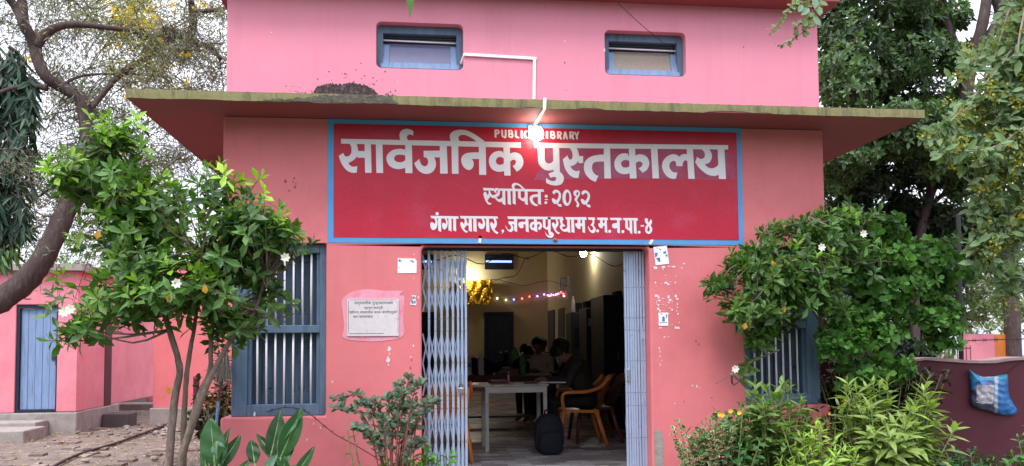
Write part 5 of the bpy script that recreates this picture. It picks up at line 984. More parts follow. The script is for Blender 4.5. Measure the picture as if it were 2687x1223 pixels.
def clumpy(blobs, k=5, s=.52, seed=3):
    "break big ellipsoids into several uneven clumps with gaps between"
    r_ = np.random.default_rng(seed); out = []
    for c, rad, w_ in blobs:
        for i in range(k):
            v = nrm(r_.normal(size=3)) * r_.uniform(.35, .8); q = s * r_.uniform(.7, 1.25); out.append((tuple(np.array(c) + v * np.array(rad)), (rad[0] * q * 1.15, rad[1] * q, rad[2] * q * .8), w_ * q * q))
    return out
def B_(px, py, rx, ry, Y, dep, wgt=1): s = ppx(Y); return (tuple(at(px, py, Y)), (rx * s, dep, ry * s), wgt)
def limb_tube(mb, pts, r0, r1, k=6, n=8, wob=.06): q = smooth_pts(pts, k); mb.tube(q, list(np.linspace(r0, r1, len(q))), n, wob=wob)
GREEN_S = np.array((.072, .165, .033)); GREEN_D = np.array((.030, .085, .022)); GREEN_M = np.array((.055, .15, .028)); GREEN_Y = np.array((.27, .47, .035)); OLIVE = np.array((.12, .15, .04))

# ---- the shrub with several stems in front of the left window
def jasmine(label, blobs, nr, stems, young, base, leafL, flowers, yellows, name='flowering_shrub', k=9, seed=0, upb=.75):
    e = empty(name, base); tag(e, label, 'shrub')
    tr = MB(); fo = MB(); blobs = clumpy(blobs, 4, .78); P, v, r, ids = pts_in(blobs, nr, .08); P += v * (rng.uniform(size=(nr, 1)) < .12) * rng.uniform(.03, .14, (nr, 1)); P[:, 1] = np.minimum(P[:, 1], -.12); A = v * .8 + np.array([0, -.25, upb]) + rng.normal(0, .3, (nr, 3))
    cc = np.array(blobs[0][0]); mixw = np.clip(young(P), 0, 1)[:, None] * rng.uniform(.0, 1, (nr, 1)) ** 1.3 * (r[:, None] > .45) * (v[:, 2:3] > 0)
    col = (GREEN_S * (1 - mixw) + GREEN_Y * mixw) * rng.uniform(.5, 1.4, (nr, 1)); rosettes(fo, P, A, k, leafL, leafL * .40, col, 'ov', (22, 96), .25, .25, st=.075)
    for st in stems: limb_tube(tr, st[0], st[1], st[2], wob=.10)
    # twigs from the stems' ends into the crown
    ends = np.array([tuple(st[0][-1]) for st in stems] + [tuple(st[0][-2]) for st in stems])
    for i in range(0, nr, 3):
        q = ends[np.argmin(np.linalg.norm(ends - P[i], axis=1))]; mid = (q + P[i]) / 2 + rng.normal(0, .04, 3) - np.array([0, 0, .05]); tr.tube(smooth_pts([q, mid, P[i]], 3), [.011, .009, .008, .006, .005, .004, .003], 5)
    tr.build('shrub_stems', M['trunk_g'], e, smooth=True, fixn=False); fo.build('shrub_foliage', M['leaf'], e, fixn=False)
    for q in flowers:
        x = MB(); q = Vector(q); leaves(x, np.tile(np.array(q), (7, 1)), np.array([(math.cos(a), -.5, math.sin(a)) for a in np.arange(7) * .9]), np.tile(np.array([0, -1., .2]), (7, 1)), .038, .022, (.85, .85, .82), 'ov', .1, .1); x.build('shrub_flower', M['petal'], e, fixn=False)
    for q in yellows:
        x = MB(); a = random.uniform(-.6, .6); leaves(x, np.array([tuple(q)]), np.array([(math.sin(a), -.15, -math.cos(a))]), np.array([(random.uniform(-.3, .3), -1., .2)]), .062, .045, (.55, .27, .03), 'ov', .15, .2); x.build('yellow_leaf', M['leaf'], e, fixn=False)
    return e
JY = -.95
bl = [B_(285, 345, 85, 95, JY + .2, .22, 1.2), B_(230, 470, 105, 90, JY + .15, .3, 1.3), B_(330, 480, 110, 90, JY, .3, 1.2), B_(430, 530, 150, 105, JY, .42, 2.2), B_(580, 540, 130, 95, JY, .4, 1.8), B_(680, 590, 75, 65, JY, .25, .7), B_(300, 620, 150, 110, JY, .4, 1.8), B_(470, 660, 160, 120, JY - .05, .45, 2.2), B_(620, 680, 105, 120, JY, .38, 1.5), B_(260, 770, 115, 85, JY, .35, 1.3), B_(420, 760, 140, 75, JY - .05, .38, 1.3), B_(590, 780, 100, 60, JY, .3, .8), B_(210, 830, 60, 40, JY, .2, .35), B_(690, 750, 45, 40, JY, .15, .25)]
stm = lambda L_, r0, r1: ([at(x_, y_, JY + d_) for x_, y_, d_ in L_], r0, r1)
T0 = at(443, 1400, JY)
stems = [stm([(425, 1420, 0), (420, 1250, 0), (428, 1130, .0), (440, 1000, .05), (452, 930, .05), (432, 850, .0), (400, 760, 0), (330, 640, 0), (285, 480, .1), (280, 360, .2)], .034, .010),
 stm([(445, 1420, -.05), (447, 1280, -.05), (455, 1160, -.05), (490, 1050, -.08), (520, 970, -.08), (555, 900, -.08), (588, 845, -.05), (640, 780, 0), (670, 690, 0)], .033, .010),
 stm([(455, 1420, .1), (462, 1200, .08), (462, 1080, .05), (468, 960, .05), (478, 880, .05), (488, 830, .05), (500, 740, 0), (520, 640, 0)], .024, .010),
 stm([(470, 1100, .0), (500, 1000, .0), (528, 930, .0), (530, 860, .0), (540, 780, 0), (560, 680, 0)], .024, .009), stm([(450, 935, .05), (440, 880, .06), (425, 830, .05), (410, 740, .1)], .016, .008)]
fl = [at(445, 713, JY - .5), at(162, 785, JY - .3), at(178, 778, JY - .3), at(718, 648, JY - .2)]
ye = [at(250, 578, JY - .45), at(515, 715, JY - .48), at(432, 738, JY - .45), at(423, 970, JY - .1)]
jz0 = at(0, 900, JY).z; jz1 = at(0, 280, JY).z
jasmine('tall glossy green flowering shrub with several bare stems in front of the left window', bl, 720, stems, lambda P: (P[:, 2] - jz0) / (jz1 - jz0) * 1.1 + .28, (T0.x, T0.y, GZ), .135, fl, ye)
# ---- the matching shrub before the right window
KY = -.35
bl = [B_(1985, 565, 75, 40, KY, .2, .8), B_(2080, 600, 90, 70, KY + .1, .3, 1.2), B_(1905, 635, 80, 35, KY, .22, .8), B_(1830, 720, 55, 45, KY - .05, .2, .5), B_(1920, 700, 95, 55, KY - .05, .28, 1.2), B_(2000, 680, 90, 70, KY, .3, 1.2), B_(1890, 765, 80, 50, KY - .1, .25, 1.0), B_(1985, 745, 70, 45, KY - .05, .25, .7), B_(1920, 860, 50, 55, KY, .15, .45), B_(1885, 920, 25, 30, KY, .1, .15), B_(2150, 560, 60, 45, KY + .2, .25, .7), B_(2060, 690, 60, 60, KY, .25, .8), B_(2090, 770, 50, 60, KY + .1, .2, .6), B_(2140, 640, 70, 60, KY + .1, .25, .8), B_(1850, 660, 40, 30, KY, .15, .3), B_(2080, 540, 60, 30, KY + .1, .2, .4), B_(1970, 800, 70, 35, KY, .15, .5), B_(1860, 790, 50, 40, KY - .1, .15, .4)]
stm = lambda L_, r0, r1: ([at(x_, y_, KY + d_) for x_, y_, d_ in L_], r0, r1)
stems = [stm([(2150, 1300, .3), (2140, 1100, .3), (2120, 920, .25), (2060, 800, .15), (2000, 720, 0), (1960, 650, 0), (1940, 600, 0)], .03, .008), stm([(2120, 1300, .25), (2150, 1050, .3), (2135, 850, .25), (2095, 700, .15), (2060, 610, .1), (2030, 545, 0)], .028, .008), stm([(2030, 800, .1), (1950, 790, 0), (1880, 765, -.05), (1810, 720, -.05)], .014, .005), stm([(1960, 880, .0), (1890, 910, 0), (1840, 940, -.05), (1800, 965, -.05)], .007, .003)]
fl = [at(2065, 622, KY - .3), at(2170, 588, KY - .1), at(1848, 928, KY - .1)]
ye = [at(1940, 655, KY - .28), at(1975, 770, KY - .3), at(1875, 810, KY - .3)]
jasmine('dark glossy flowering shrub hanging across the right window', bl, 500, stems, lambda P: .38 + 0 * P[:, 2], tuple(atz(2110, 1330, GZ)), .125, fl, ye)

# ---- round-leaved bush behind it
e = empty('round_leaf_bush', (4.3, .3, GZ)); tag(e, 'bushy climber with small round green leaves right of the right window', 'bush')
BYY = .05; bl = [B_(2200, 600, 120, 70, BYY + .2, .3, 1), B_(2150, 700, 110, 90, BYY, .3, 1.3), B_(2260, 700, 120, 100, BYY, .35, 1.4), B_(2330, 640, 80, 70, BYY + .1, .3, .8), B_(2200, 820, 110, 80, BYY, .3, 1.1), B_(2310, 780, 80, 60, BYY - .05, .25, .7), B_(2210, 930, 90, 60, BYY, .25, .7), B_(2120, 870, 60, 80, BYY - .35, .2, .8), B_(2180, 850, 70, 70, BYY - .3, .2, .7), B_(2150, 950, 70, 50, BYY - .3, .2, .5), B_(2130, 800, 50, 70, BYY + .2, .2, .5), B_(2400, 700, 60, 50, BYY, .25, .5), B_(2390, 840, 60, 50, BYY, .2, .4), B_(2360, 760, 50, 60, BYY, .2, .4)]
x = MB(); bl = clumpy(bl, 5, .62, 8); P, v, r, ids = pts_in(bl, 1300, .05); A = v + np.array([0, -.5, .3]) + rng.normal(0, .4, P.shape); rosettes(x, P, A, 6, .09, .072, GREEN_M * np.array((1.15, 1.1, 1)) * rng.uniform(.5, 1.4, (1300, 1)), 'ro', (40, 100), .12, .12, cj=.3, st=.05); x.build('bush_foliage', M['leaf_dull'], e, fixn=False)
x = MB()
for q in ((2150, 640), (2260, 640), (2330, 700), (2200, 760), (2140, 800)): limb_tube(x, [at(2220, 1250, BYY + .2), at(2215, 1000, BYY + .2), at((q[0] + 2210) / 2, (q[1] + 950) / 2, BYY + .1), at(*q, BYY)], .022, .006)
x.build('bush_stems', M['trunk_g'], e, smooth=True)

# ---- stemmed yellow-green plants in the right foreground
def spiky(label, tops, basept, Y, L, col, name='leafy_plant', nl=24, seed=1, sp=.9, cat='plant', grp=None, shape='la', W=.30, mul=3):
    b = atz(basept[0], basept[1], GZ); b = Vector((at(basept[0], 1000, Y).x, Y, GZ)); e = empty(name, b); tag(e, label, cat, grp); st = MB(); fo = MB()
    for (px, py, dy) in [(q[0] + random.gauss(0, 26) * (k > 0), q[1] + abs(random.gauss(0, 35)) * (k > 0), q[2] + random.uniform(-.15, .15) * (k > 0)) for q in tops for k in range(mul)]:
        t = at(px, py, Y + dy); b2 = b + Vector((random.uniform(-.08, .08), random.uniform(-.06, .06), 0)); mid = (b2 + t) / 2 + Vector(((t.x - b2.x) * .12, 0, .06)); q = smooth_pts([b2, mid, t], 10); st.tube(q, list(np.linspace(.010, .004, len(q))), 6)
        n = nl; ss = np.linspace(.2, 1, n) ** .85; arr = np.array([tuple(p) for p in q]); tt = ss * (len(q) - 1); i0 = np.clip(tt.astype(int), 0, len(q) - 2); P = arr[i0] + (arr[i0 + 1] - arr[i0]) * (tt - i0)[:, None]; ax = nrm(arr[i0 + 1] - arr[i0])
        ph = np.arange(n) * 2.4 + random.uniform(0, 6); el = np.radians(np.interp(ss, [.28, .9, 1], [88, 62, 25])) + rng.normal(0, .12, n); e1 = nrm(np.cross(ax, np.array([0, 1., 0.1]))); e2 = np.cross(ax, e1); rad = e1 * np.cos(ph)[:, None] + e2 * np.sin(ph)[:, None]
        d = ax * np.cos(el)[:, None] + rad * np.sin(el)[:, None]; nn = ax * np.sin(el)[:, None] - rad * np.cos(el)[:, None] + rng.normal(0, .2, (n, 3)); s = np.interp(ss, [.28, .6, .92, 1], [.75, 1, .85, .45]) * rng.uniform(.8, 1.15, n)
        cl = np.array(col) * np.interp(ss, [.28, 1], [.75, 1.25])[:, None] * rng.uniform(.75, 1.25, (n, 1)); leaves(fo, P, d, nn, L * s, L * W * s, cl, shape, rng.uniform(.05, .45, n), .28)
    st.build('plant_stems', mat('green_stem_' + str(len(bpy.data.materials)), (.22, .26, .10), .6), e, smooth=True, fixn=False); fo.build('plant_foliage', M['leaf'], e, fixn=False); return e
YG = (.20, .28, .075); YG2 = (.125, .22, .06); LG = (.23, .36, .06)
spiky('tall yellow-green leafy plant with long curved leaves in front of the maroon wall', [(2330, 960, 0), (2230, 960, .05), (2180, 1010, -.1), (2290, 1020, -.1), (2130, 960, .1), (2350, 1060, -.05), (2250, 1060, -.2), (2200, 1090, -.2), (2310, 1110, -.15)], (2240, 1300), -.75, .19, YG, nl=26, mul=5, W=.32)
spiky('upright green leafy plant standing in front of the right barred window', [(1898, 968, 0), (1965, 965, .05), (1925, 1010, -.1), (1985, 1020, 0), (1880, 1050, -.05), (1950, 1070, -.1)], (1945, 1300), -.7, .16, YG2, nl=24, W=.36, mul=6)
spiky('bright light green low plant between the two taller leafy plants', [(2060, 1060, 0), (2020, 1090, -.05), (2100, 1100, .02), (2040, 1130, -.1), (2090, 1140, -.12), (2000, 1125, -.05), (2140, 1130, -.1)], (2060, 1330), -.9, .125, LG, nl=20, W=.30, mul=5)
spiky('dark green nettle-like plants at the foot of the maroon wall', [(2400, 1125, 0), (2450, 1130, .05), (2360, 1130, .1), (2500, 1150, 0), (2420, 1160, -.1), (2470, 1170, -.1), (2380, 1170, -.1), (2350, 1150, 0)], (2420, 1330), .2, .10, (.035, .10, .035), nl=18, W=.5, shape='el', mul=5)
spiky('small leafy weed at the right border under the plastic bag', [(2560, 1100, 0), (2590, 1060, 0), (2575, 1150, -.1), (2600, 1120, 0), (2545, 1140, 0)], (2580, 1330), .05, .10, (.06, .16, .035), nl=14, W=.5, shape='el')
spiky('dark low herb with small yellow blooms at the foot of the right window', [(2010, 1010, .3), (2060, 1015, .3), (2030, 1040, .25), (2100, 1030, .3), (2080, 1050, .2), (1990, 1045, .3), (2130, 1020, .3)], (2050, 1300), -.35, .09, (.03, .075, .022), nl=18, W=.5, shape='el')
yb = MB()
for q in ((2107, 1025), (2085, 1040), (2120, 1008)): p = np.array(at(*q, -.62)); leaves(yb, np.tile(p, (5, 1)), np.array([(math.cos(a), -.5, math.sin(a)) for a in np.arange(5) * 1.257]), np.tile([0, -1., 0], (5, 1)), .014, .014, (.8, .5, .05), 'ro', .1, .1)
ob = yb.build('herb_blooms', M['petal'], [o for o in COL.objects if o.get('label', '').startswith('dark low herb')][0], fixn=False)
# yellow-flowered plant with broad leaves
e0 = spiky('broad-leaved dark green plant with yellow flowers beside the right pillar', [(1800, 1035, 0), (1850, 1040, 0), (1820, 1060, -.1), (1870, 1070, -.05), (1790, 1090, -.1), (1840, 1110, -.15), (1770, 1070, 0), (1880, 1110, -.1), (1860, 1020, .05)], (1830, 1320), -.85, .095, (.045, .13, .035), nl=18, W=.6, shape='el', mul=4)
yb = MB()
for q in ((1808, 1042), (1816, 1044), (1836, 1034), (1858, 1038)):
    p = np.array(at(*q, -1.02)); leaves(yb, np.tile(p, (5, 1)), np.array([(math.cos(a), -.6, math.sin(a)) for a in np.arange(5) * 1.257]), np.tile([0, -1., .2], (5, 1)), .02, .02, (.85, .58, .04), 'ro', .1, .1)
yb.build('plant_flowers', M['petal'], e0, fixn=False)
# variegated shrub
e = empty('variegated_shrub', at(1740, 1300, -.95)); tag(e, 'small-leaved variegated green and white shrub at the foot of the right pillar', 'shrub'); x = MB(); st = MB(); bb = Vector((at(1770, 1000, -.95).x, -.95, GZ))
for i in range(34):
    t = at(random.uniform(1680, 1850), random.uniform(1040, 1190), -.95 + random.uniform(-.2, .15))
    if (t.x - bb.x) * -1 > 0 and t.z > at(0, 1085, -.95).z + (t.x - at(1680, 0, -.95).x) * .55: t.z -= .12
    q = smooth_pts([bb + Vector((random.uniform(-.05, .05), 0, 0)), (bb + t) / 2 + Vector((0, 0, .05)), t], 9); st.tube(q, list(np.linspace(.007, .002, len(q))), 5); arr = np.array([tuple(p) for p in q])[6:]; ax = nrm(np.gradient(arr, axis=0))
    for k in range(3):
        n = len(arr); ph = np.arange(n) * 2.4 + k * 2.1; rad = np.stack([np.cos(ph), np.sin(ph), rng.normal(0, .3, n)], 1); d = ax * .7 + rad; nn = ax - rad * .3 + rng.normal(0, .3, (n, 3)); P = arr + rng.normal(0, .004, (n, 3)); s = rng.uniform(.8, 1.2, n)
        leaves(x, P, d, nn, .042 * s, .027 * s, np.array((.60, .62, .42)) * rng.uniform(.8, 1.15, (n, 1)), 'el', .15, .3); leaves(x, P + nrm(nn) * .0025 + d * .004, d, nn, .033 * s, .016 * s, np.array((.05, .13, .035)) * rng.uniform(.8, 1.3, (n, 1)), 'el', .15, .3)
st.build('shrub_stems', M['trunk_g'], e, fixn=False); x.build('shrub_foliage', M['leaf'], e, fixn=False)

# ---- plants at the foot of the left wall
def canna(label, lv, base, Y):
    b = Vector((at(base, 1000, Y).x, Y, GZ)); e = empty('canna_plant', b); tag(e, label, 'plant', 'broad-leaved cannas under the left window'); st = MB()
    for (bx, by, tx, ty, w_, col, tw) in lv:
        p0 = at(bx, by, Y); p1 = at(tx, ty, Y + random.uniform(-.05, .05)); x = MB(); d = (p1 - p0); L = d.length; d.normalize(); n0 = Vector((tw, -1, .25)); n0 = (n0 - d * n0.dot(d)).normalized(); t = d.cross(n0); ns = 12
        def lf(u, v, s=1):
            wd = w_ * ppx(Y) * (math.sin(math.pi * min(1, v * .93 + .05)) ** .75) * (1 - .15 * v); k = 2 * u - 1; return p0 + d * L * v + t * wd * .5 * k + n0 * (abs(k) * wd * .13 + .006 * math.sin(v * 14 + k * 3) - .10 * L * v * v) + (Vector((0, 0, 0)))
        for side in (0, 1): x.grid(lambda u, v: lf((u + side) / 2, v), 3, ns, 0, col)
        o = x.build('canna_leaf', M['leaf'], e, smooth=True, fixn=False); x = MB(); x.tube([lf(.5, k / 10) + n0 * -.001 for k in range(11)], list(np.linspace(.006, .002, 11)), 5, 0, (.25, .36, .15)); x.build('leaf_midrib', M['leaf_dull'], o)
        st.tube(smooth_pts([b + Vector((random.uniform(-.04, .04), 0, 0)), (b + p0) / 2 + Vector((0, .02, .05)), p0], 4), .009, 6)
    st.build('canna_stems', mat('canna_stem', (.12, .20, .08), .6), e, smooth=True); return e
cg, cd_, cp_ = (.035, .115, .035), (.022, .07, .024), (.16, .30, .20)
canna('canna with broad dark leaves, left one under the left window', [(540, 1170, 528, 1052, 62, cg, .1), (548, 1180, 606, 1095, 34, cd_, .5), (545, 1195, 570, 1075, 30, cd_, -.5), (545, 1110, 558, 1165, 40, cp_, 0), (520, 1200, 505, 1085, 24, cg, -.4), (555, 1200, 545, 1150, 46, cd_, 0), (580, 1215, 630, 1155, 26, cg, .2)], 545, -1.25)
canna('canna with tall pointed leaves, right one under the left window', [(680, 1150, 705, 1035, 46, cd_, .2), (706, 1150, 757, 1030, 50, cg, .25), (690, 1190, 740, 1110, 34, cg, -.2), (700, 1110, 757, 1032, 30, (.06, .17, .07), -.3), (700, 1165, 645, 1090, 26, cd_, .1), (640, 1165, 632, 1105, 36, cd_, .3), (735, 1210, 790, 1125, 28, cg, .3), (665, 1180, 695, 1145, 24, cp_, 0), (710, 1230, 715, 1150, 40, cg, .1), (725, 1195, 760, 1175, 36, (.12, .26, .16), 0)], 700, -1.2)
# grey-green rose bush with arching twigs
RYY = -.75; e = empty('rose_bush', Vector((at(985, 1000, RYY).x, RYY, GZ))); tag(e, 'thin grey-green rose bush with arching twigs beside the left gate leaf', 'bush'); st = MB(); fo = MB(); rbb = Vector((at(985, 1000, RYY).x, RYY, GZ))
for (tx, ty, mxx_, my_) in ((1030, 945, 1010, 1050), (1005, 965, 990, 1050), (1058, 960, 1030, 1040), (1085, 1005, 1040, 1080), (1075, 1035, 1020, 1090), (845, 1025, 930, 1075), (848, 1002, 930, 1030), (945, 1010, 965, 1080), (895, 1075, 940, 1120), (1050, 1075, 1010, 1120), (975, 1000, 980, 1080), (1020, 1020, 1000, 1090), (960, 1050, 970, 1110), (1062, 1110, 1030, 1150), (990, 1060, 985, 1120), (930, 1100, 960, 1140), (1010, 985, 1000, 1060), (1045, 1015, 1020, 1080), (900, 1018, 950, 1060), (1095, 1010, 1050, 1060)):
    Yj = RYY + random.uniform(-.2, .2); q = smooth_pts([rbb + Vector((random.uniform(-.03, .03), random.uniform(-.03, .03), 0)), at(mxx_, my_, Yj), at(tx, ty, Yj)], 12); st.tube(q, list(np.linspace(.008, .002, len(q))), 5); arr = np.array([tuple(p) for p in q])[11:]; n = len(arr); ax = nrm(np.gradient(arr, axis=0))
    for k in range(4):
        P = arr + ax * rng.uniform(-.01, .01, (n, 1)); ph = rng.uniform(0, 6.28, n); rad = np.stack([np.cos(ph), np.sin(ph) * .7, rng.normal(.2, .4, n)], 1); d = ax * .5 + rad; nn = np.stack([rng.normal(0, .4, n), -np.ones(n) * .6, np.ones(n) * .8], 1); s = rng.uniform(.6, 1.2, n); leaves(fo, P + nrm(d) * .01, d, nn, .052 * s, .034 * s, np.array((.13, .19, .13)) * rng.uniform(.55, 1.25, (n, 1)), 'el', .15, .15)
st.build('bush_stems', mat('rose_stem', (.20, .09, .07), .7), e, fixn=False); fo.build('bush_foliage', M['leaf_dull'], e, fixn=False)
spiky('low bright green leafy plant at the foot of the left gate leaf', [(1040, 1140, 0), (1075, 1120, 0), (1020, 1155, -.05), (1090, 1150, -.05), (1060, 1160, -.1), (1000, 1150, 0), (975, 1160, 0)], (1045, 1330), -.7, .10, (.08, .24, .03), nl=18, W=.6, shape='el')
spiky('small drooping rose shoot with green tip left of the rose bush', [(872, 1075, 0), (885, 1070, 0), (905, 1165, 0), (885, 1160, 0)], (950, 1330), -.7, .07, (.09, .20, .04), nl=6, mul=1, W=.5, shape='el')
spiky('dark reddish-leaved shrub behind the left window corner', [(560, 830, 0), (585, 900, 0), (545, 960, .3), (575, 940, 0), (520, 990, .2), (590, 1000, .2), (500, 950, .4), (540, 1030, 0), (490, 1000, .3), (570, 870, .2)], (560, 1150), 4.2, .14, (.030, .035, .022), nl=20, W=.5, shape='el', name='dark_shrub')

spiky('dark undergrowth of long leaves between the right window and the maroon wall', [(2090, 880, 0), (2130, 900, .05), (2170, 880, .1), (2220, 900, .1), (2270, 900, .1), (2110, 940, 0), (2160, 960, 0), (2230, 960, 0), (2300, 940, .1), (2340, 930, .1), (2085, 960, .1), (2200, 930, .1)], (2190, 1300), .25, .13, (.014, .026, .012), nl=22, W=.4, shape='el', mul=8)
# ---- overhanging leaf close to the camera, tip only
e = empty('hanging_twig', at(1035, -60, -4.2)); tag(e, 'single green leaf tip hanging into view at the top', 'twig'); x = MB(); p = at(1030, -70, -4.2)
leaves(x, np.array([tuple(p), tuple(p + Vector((.03, .05, .01))), tuple(p + Vector((-.04, .03, .02)))]), np.array([(.02, 0, -1.), (.6, .2, -.6), (-.7, .1, -.4)]), np.array([(.3, -1, 0.), (0, -1, .3), (0, -1, .3)]), np.array([.155, .10, .10]), np.array([.036, .035, .03]), (.09, .19, .05), 'la', .05, .2); x.build('twig_leaf', M['leaf'], e, fixn=False); x = MB(); x.tube(smooth_pts([p, p + Vector((.1, .1, .25)), p + Vector((.5, .3, .9))], 5), .006, 6); x.build('twig_stem', M['trunk_g'], e)
# ================================================================== TREES
# ---- crooked thorn tree behind the left yard: dark trunk, feathery foliage, yellow blossom
TY_ = 1.2; e = empty('thorn_tree', (at(-60, 830, TY_).x, TY_, GZ)); tag(e, 'crooked dark-trunked tree with feathery grey foliage and yellow blossom on the left', 'tree')
tr = MB(); tp = lambda L_: [at(x_, y_, TY_ + d_) for x_, y_, d_ in L_]
def taper(pts, r): q = smooth_pts(pts, 6); tr.tube(q, lerp_list(r, len(q)), 12, wob=.07)
taper([Vector((at(-180, 900, TY_).x, TY_, GZ - .1))] + tp([(-90, 830, 0), (0, 757, 0), (60, 712, 0), (105, 655, 0), (140, 590, .1), (170, 520, .2), (205, 430, .3), (218, 350, .3), (212, 290, .3), (205, 250, .3), (160, 222, .3), (118, 195, .2), (95, 150, .2), (86, 110, .2), (60, 60, .1), (40, 20, .1), (0, -30, 0), (-60, -90, 0)]), [.13, .12, .115, .11, .10, .095, .09, .08, .066, .06, .058, .056, .056, .056, .056, .048, .04, .036, .03])
taper(tp([(90, 115, .2), (115, 85, .2), (150, 66, .2), (200, 62, .3), (270, 70, .4), (330, 78, .5), (385, 96, .6)]), [.055, .045, .035, .03, .026, .022, .015])
taper(tp([(380, 140, .8), (420, 105, .8), (445, 85, .8), (475, 92, .8), (500, 110, .9), (530, 120, 1), (556, 150, 1)]), [.035, .045, .05, .04, .035, .03, .02]); taper(tp([(435, 90, .8), (410, 70, .8), (470, 92, .8), (486, 60, .8), (482, 20, .8), (478, -30, .8)]), [.03, .03, .045, .042, .036, .03])
taper(tp([(215, 290, .3), (300, 190, .6), (380, 140, .8)]), [.03, .028, .03]); taper(tp([(150, 220, .3), (210, 190, .5), (330, 187, .7), (430, 195, .9)]), [.018, .014, .01, .006]); taper(tp([(60, 60, .1), (55, 0, .1), (50, -60, 0)]), [.05, .045, .04]); taper(tp([(486, 30, .8), (540, 25, .9), (600, 15, 1)]), [.028, .022, .016])
taper(tp([(118, 222, .2), (80, 216, .2), (30, 222, .1), (-20, 240, 0)]), [.03, .025, .02, .015]); taper(tp([(218, 350, .3), (260, 420, .5), (320, 470, .8), (420, 500, 1.2)]), [.02, .016, .012, .006]); taper(tp([(205, 430, .3), (120, 480, .4), (60, 520, .5)]), [.016, .012, .006])
# twigs: fine drooping branchlets
starts = [(90, 115), (200, 62), (270, 70), (330, 78), (385, 96), (445, 85), (500, 110), (530, 120), (486, 20), (300, 190), (380, 140), (330, 187), (430, 195), (60, 60), (150, 220), (260, 420), (320, 470), (540, 25), (556, 150), (205, 250), (380, 500), (120, 480), (250, 20), (340, 10), (160, 10), (300, 300), (420, 300), (500, 250), (250, 330), (450, 400), (380, 450), (300, 560), (350, 400), (180, 300), (150, 400), (100, 560), (520, 330), (30, 400), (480, -60), (50, -70), (-70, -100), (300, -70), (180, -60), (600, 0), (-120, -60), (400, -120), (120, -140)]
fo = MB(); yl = MB(); tw_all = []
for i in range(820):
    s0 = random.choice(starts); p0 = at(s0[0] + random.gauss(0, 25), s0[1] + random.gauss(0, 20), TY_ + (random.uniform(.2, 2.0) if s0[0] > 85 or s0[1] < 230 else random.uniform(-.45, -.1))); ln = random.uniform(.25, .9); a = random.uniform(0, 6.28); el = random.uniform(-.9, .5)
    dv = Vector((math.cos(a) * math.cos(el), math.sin(a) * .6, math.sin(el))); p1 = p0 + dv * ln * .5 + Vector((0, 0, .05)); p2 = p0 + dv * ln + Vector((0, 0, -.35 * ln)); q = smooth_pts([p0, p1, p2], 4); tr.tube(q, list(np.linspace(.0055, .002, len(q))), 4); tw_all.append([tuple(p) for p in q])
tr.build('tree_trunk', M['trunk_d'], e, smooth=True, fixn=False)
N_ = 42000; idx = rng.integers(0, len(tw_all), N_); arr = np.array(tw_all); tt = rng.uniform(.15, 1, N_) * 7.999; i0 = tt.astype(int); P = arr[idx, i0] + (arr[idx, np.minimum(i0 + 1, 8)] - arr[idx, i0]) * (tt - i0)[:, None] + rng.normal(0, .05, (N_, 3))
xq = P[:, 0]; d = rng.normal(size=(N_, 3)); d[:, 2] -= .4; cl = np.array((.23, .245, .185)) * rng.uniform(.6, 1.3, (N_, 1)); yel = (P[:, 2] > at(0, 150, TY_).z)[:, None] & (rng.uniform(size=(N_, 1)) < .6) & ((P[:, 0] > at(240, 0, TY_ + 1).x)[:, None]) & ((P[:, 0] < at(450, 0, TY_ + 1).x)[:, None]); cl = np.where(yel, cl * np.array((1.5, 1.4, .6)), cl)
leaves(fo, P, d, rng.normal(size=(N_, 3)), rng.uniform(.04, .085, N_), rng.uniform(.008, .016, N_), cl, 'la', .2, .1, lod=0); fo.build('tree_foliage', M['leaf_dull'], e, fixn=False)
for (px, py, sp_, k) in ((340, 15, 38, 26), (375, 40, 30, 16), (310, 60, 16, 8), (390, 62, 10, 5), (365, 55, 8, 5), (320, 78, 6, 3), (430, 10, 10, 5), (500, 8, 10, 6), (330, 30, 14, 8), (405, 105, 5, 4), (80, 218, 7, 4), (78, 148, 5, 4), (72, 315, 4, 2), (350, 203, 6, 3), (440, 225, 6, 4), (472, 205, 8, 4), (320, 240, 6, 4), (470, 140, 8, 5), (310, 160, 5, 2), (420, 165, 6, 3), (290, 110, 10, 4)):
    for j in range(k):
        c = np.array(at(px + random.gauss(0, sp_), py + random.gauss(0, sp_ * .6), TY_ + random.uniform(.3, 1.2))); v = nrm(rng.normal(size=(7, 3))); leaves(yl, c + v * .015, v, rng.normal(size=(7, 3)), .026, .024, np.array((.80, .58, .03)) * rng.uniform(.8, 1.15, (7, 1)), 'ro', .1, .1, lod=0)
yl.build('tree_blossom', M['petal'], e, fixn=False)

# ---- hanging long-leaved evergreen at the left border
e = empty('drooping_tree', (at(-120, 800, 1.6).x, 1.6, GZ)); tag(e, 'drooping evergreen with long hanging dark leaves at the left border', 'tree')
x = MB(); b0 = Vector((at(-110, 800, 1.9).x, 1.9, GZ)); limb_tube(x, [b0, b0 + Vector((.05, 0, 2.0)), at(-70, 350, 1.9), at(-40, 200, 1.9), at(-30, 60, 1.9)], .11, .05)
DY = 1.45; tips = []
for i in range(85):
    px = random.uniform(-70, 85); py = random.uniform(125, 600); 
    if px > 60 and py > 420: px -= 70
    p0 = at(px - 30, py - 30, DY + random.uniform(0, .3)); p1 = at(px, py, DY + random.uniform(-.25, .2)); p2 = p1 + Vector((random.uniform(-.03, .06), random.uniform(-.05, .05), -random.uniform(.2, .45))); q = smooth_pts([p0, p1, p2], 5); x.tube(q, list(np.linspace(.012, .004, len(q))), 5); tips.append([tuple(p) for p in q])
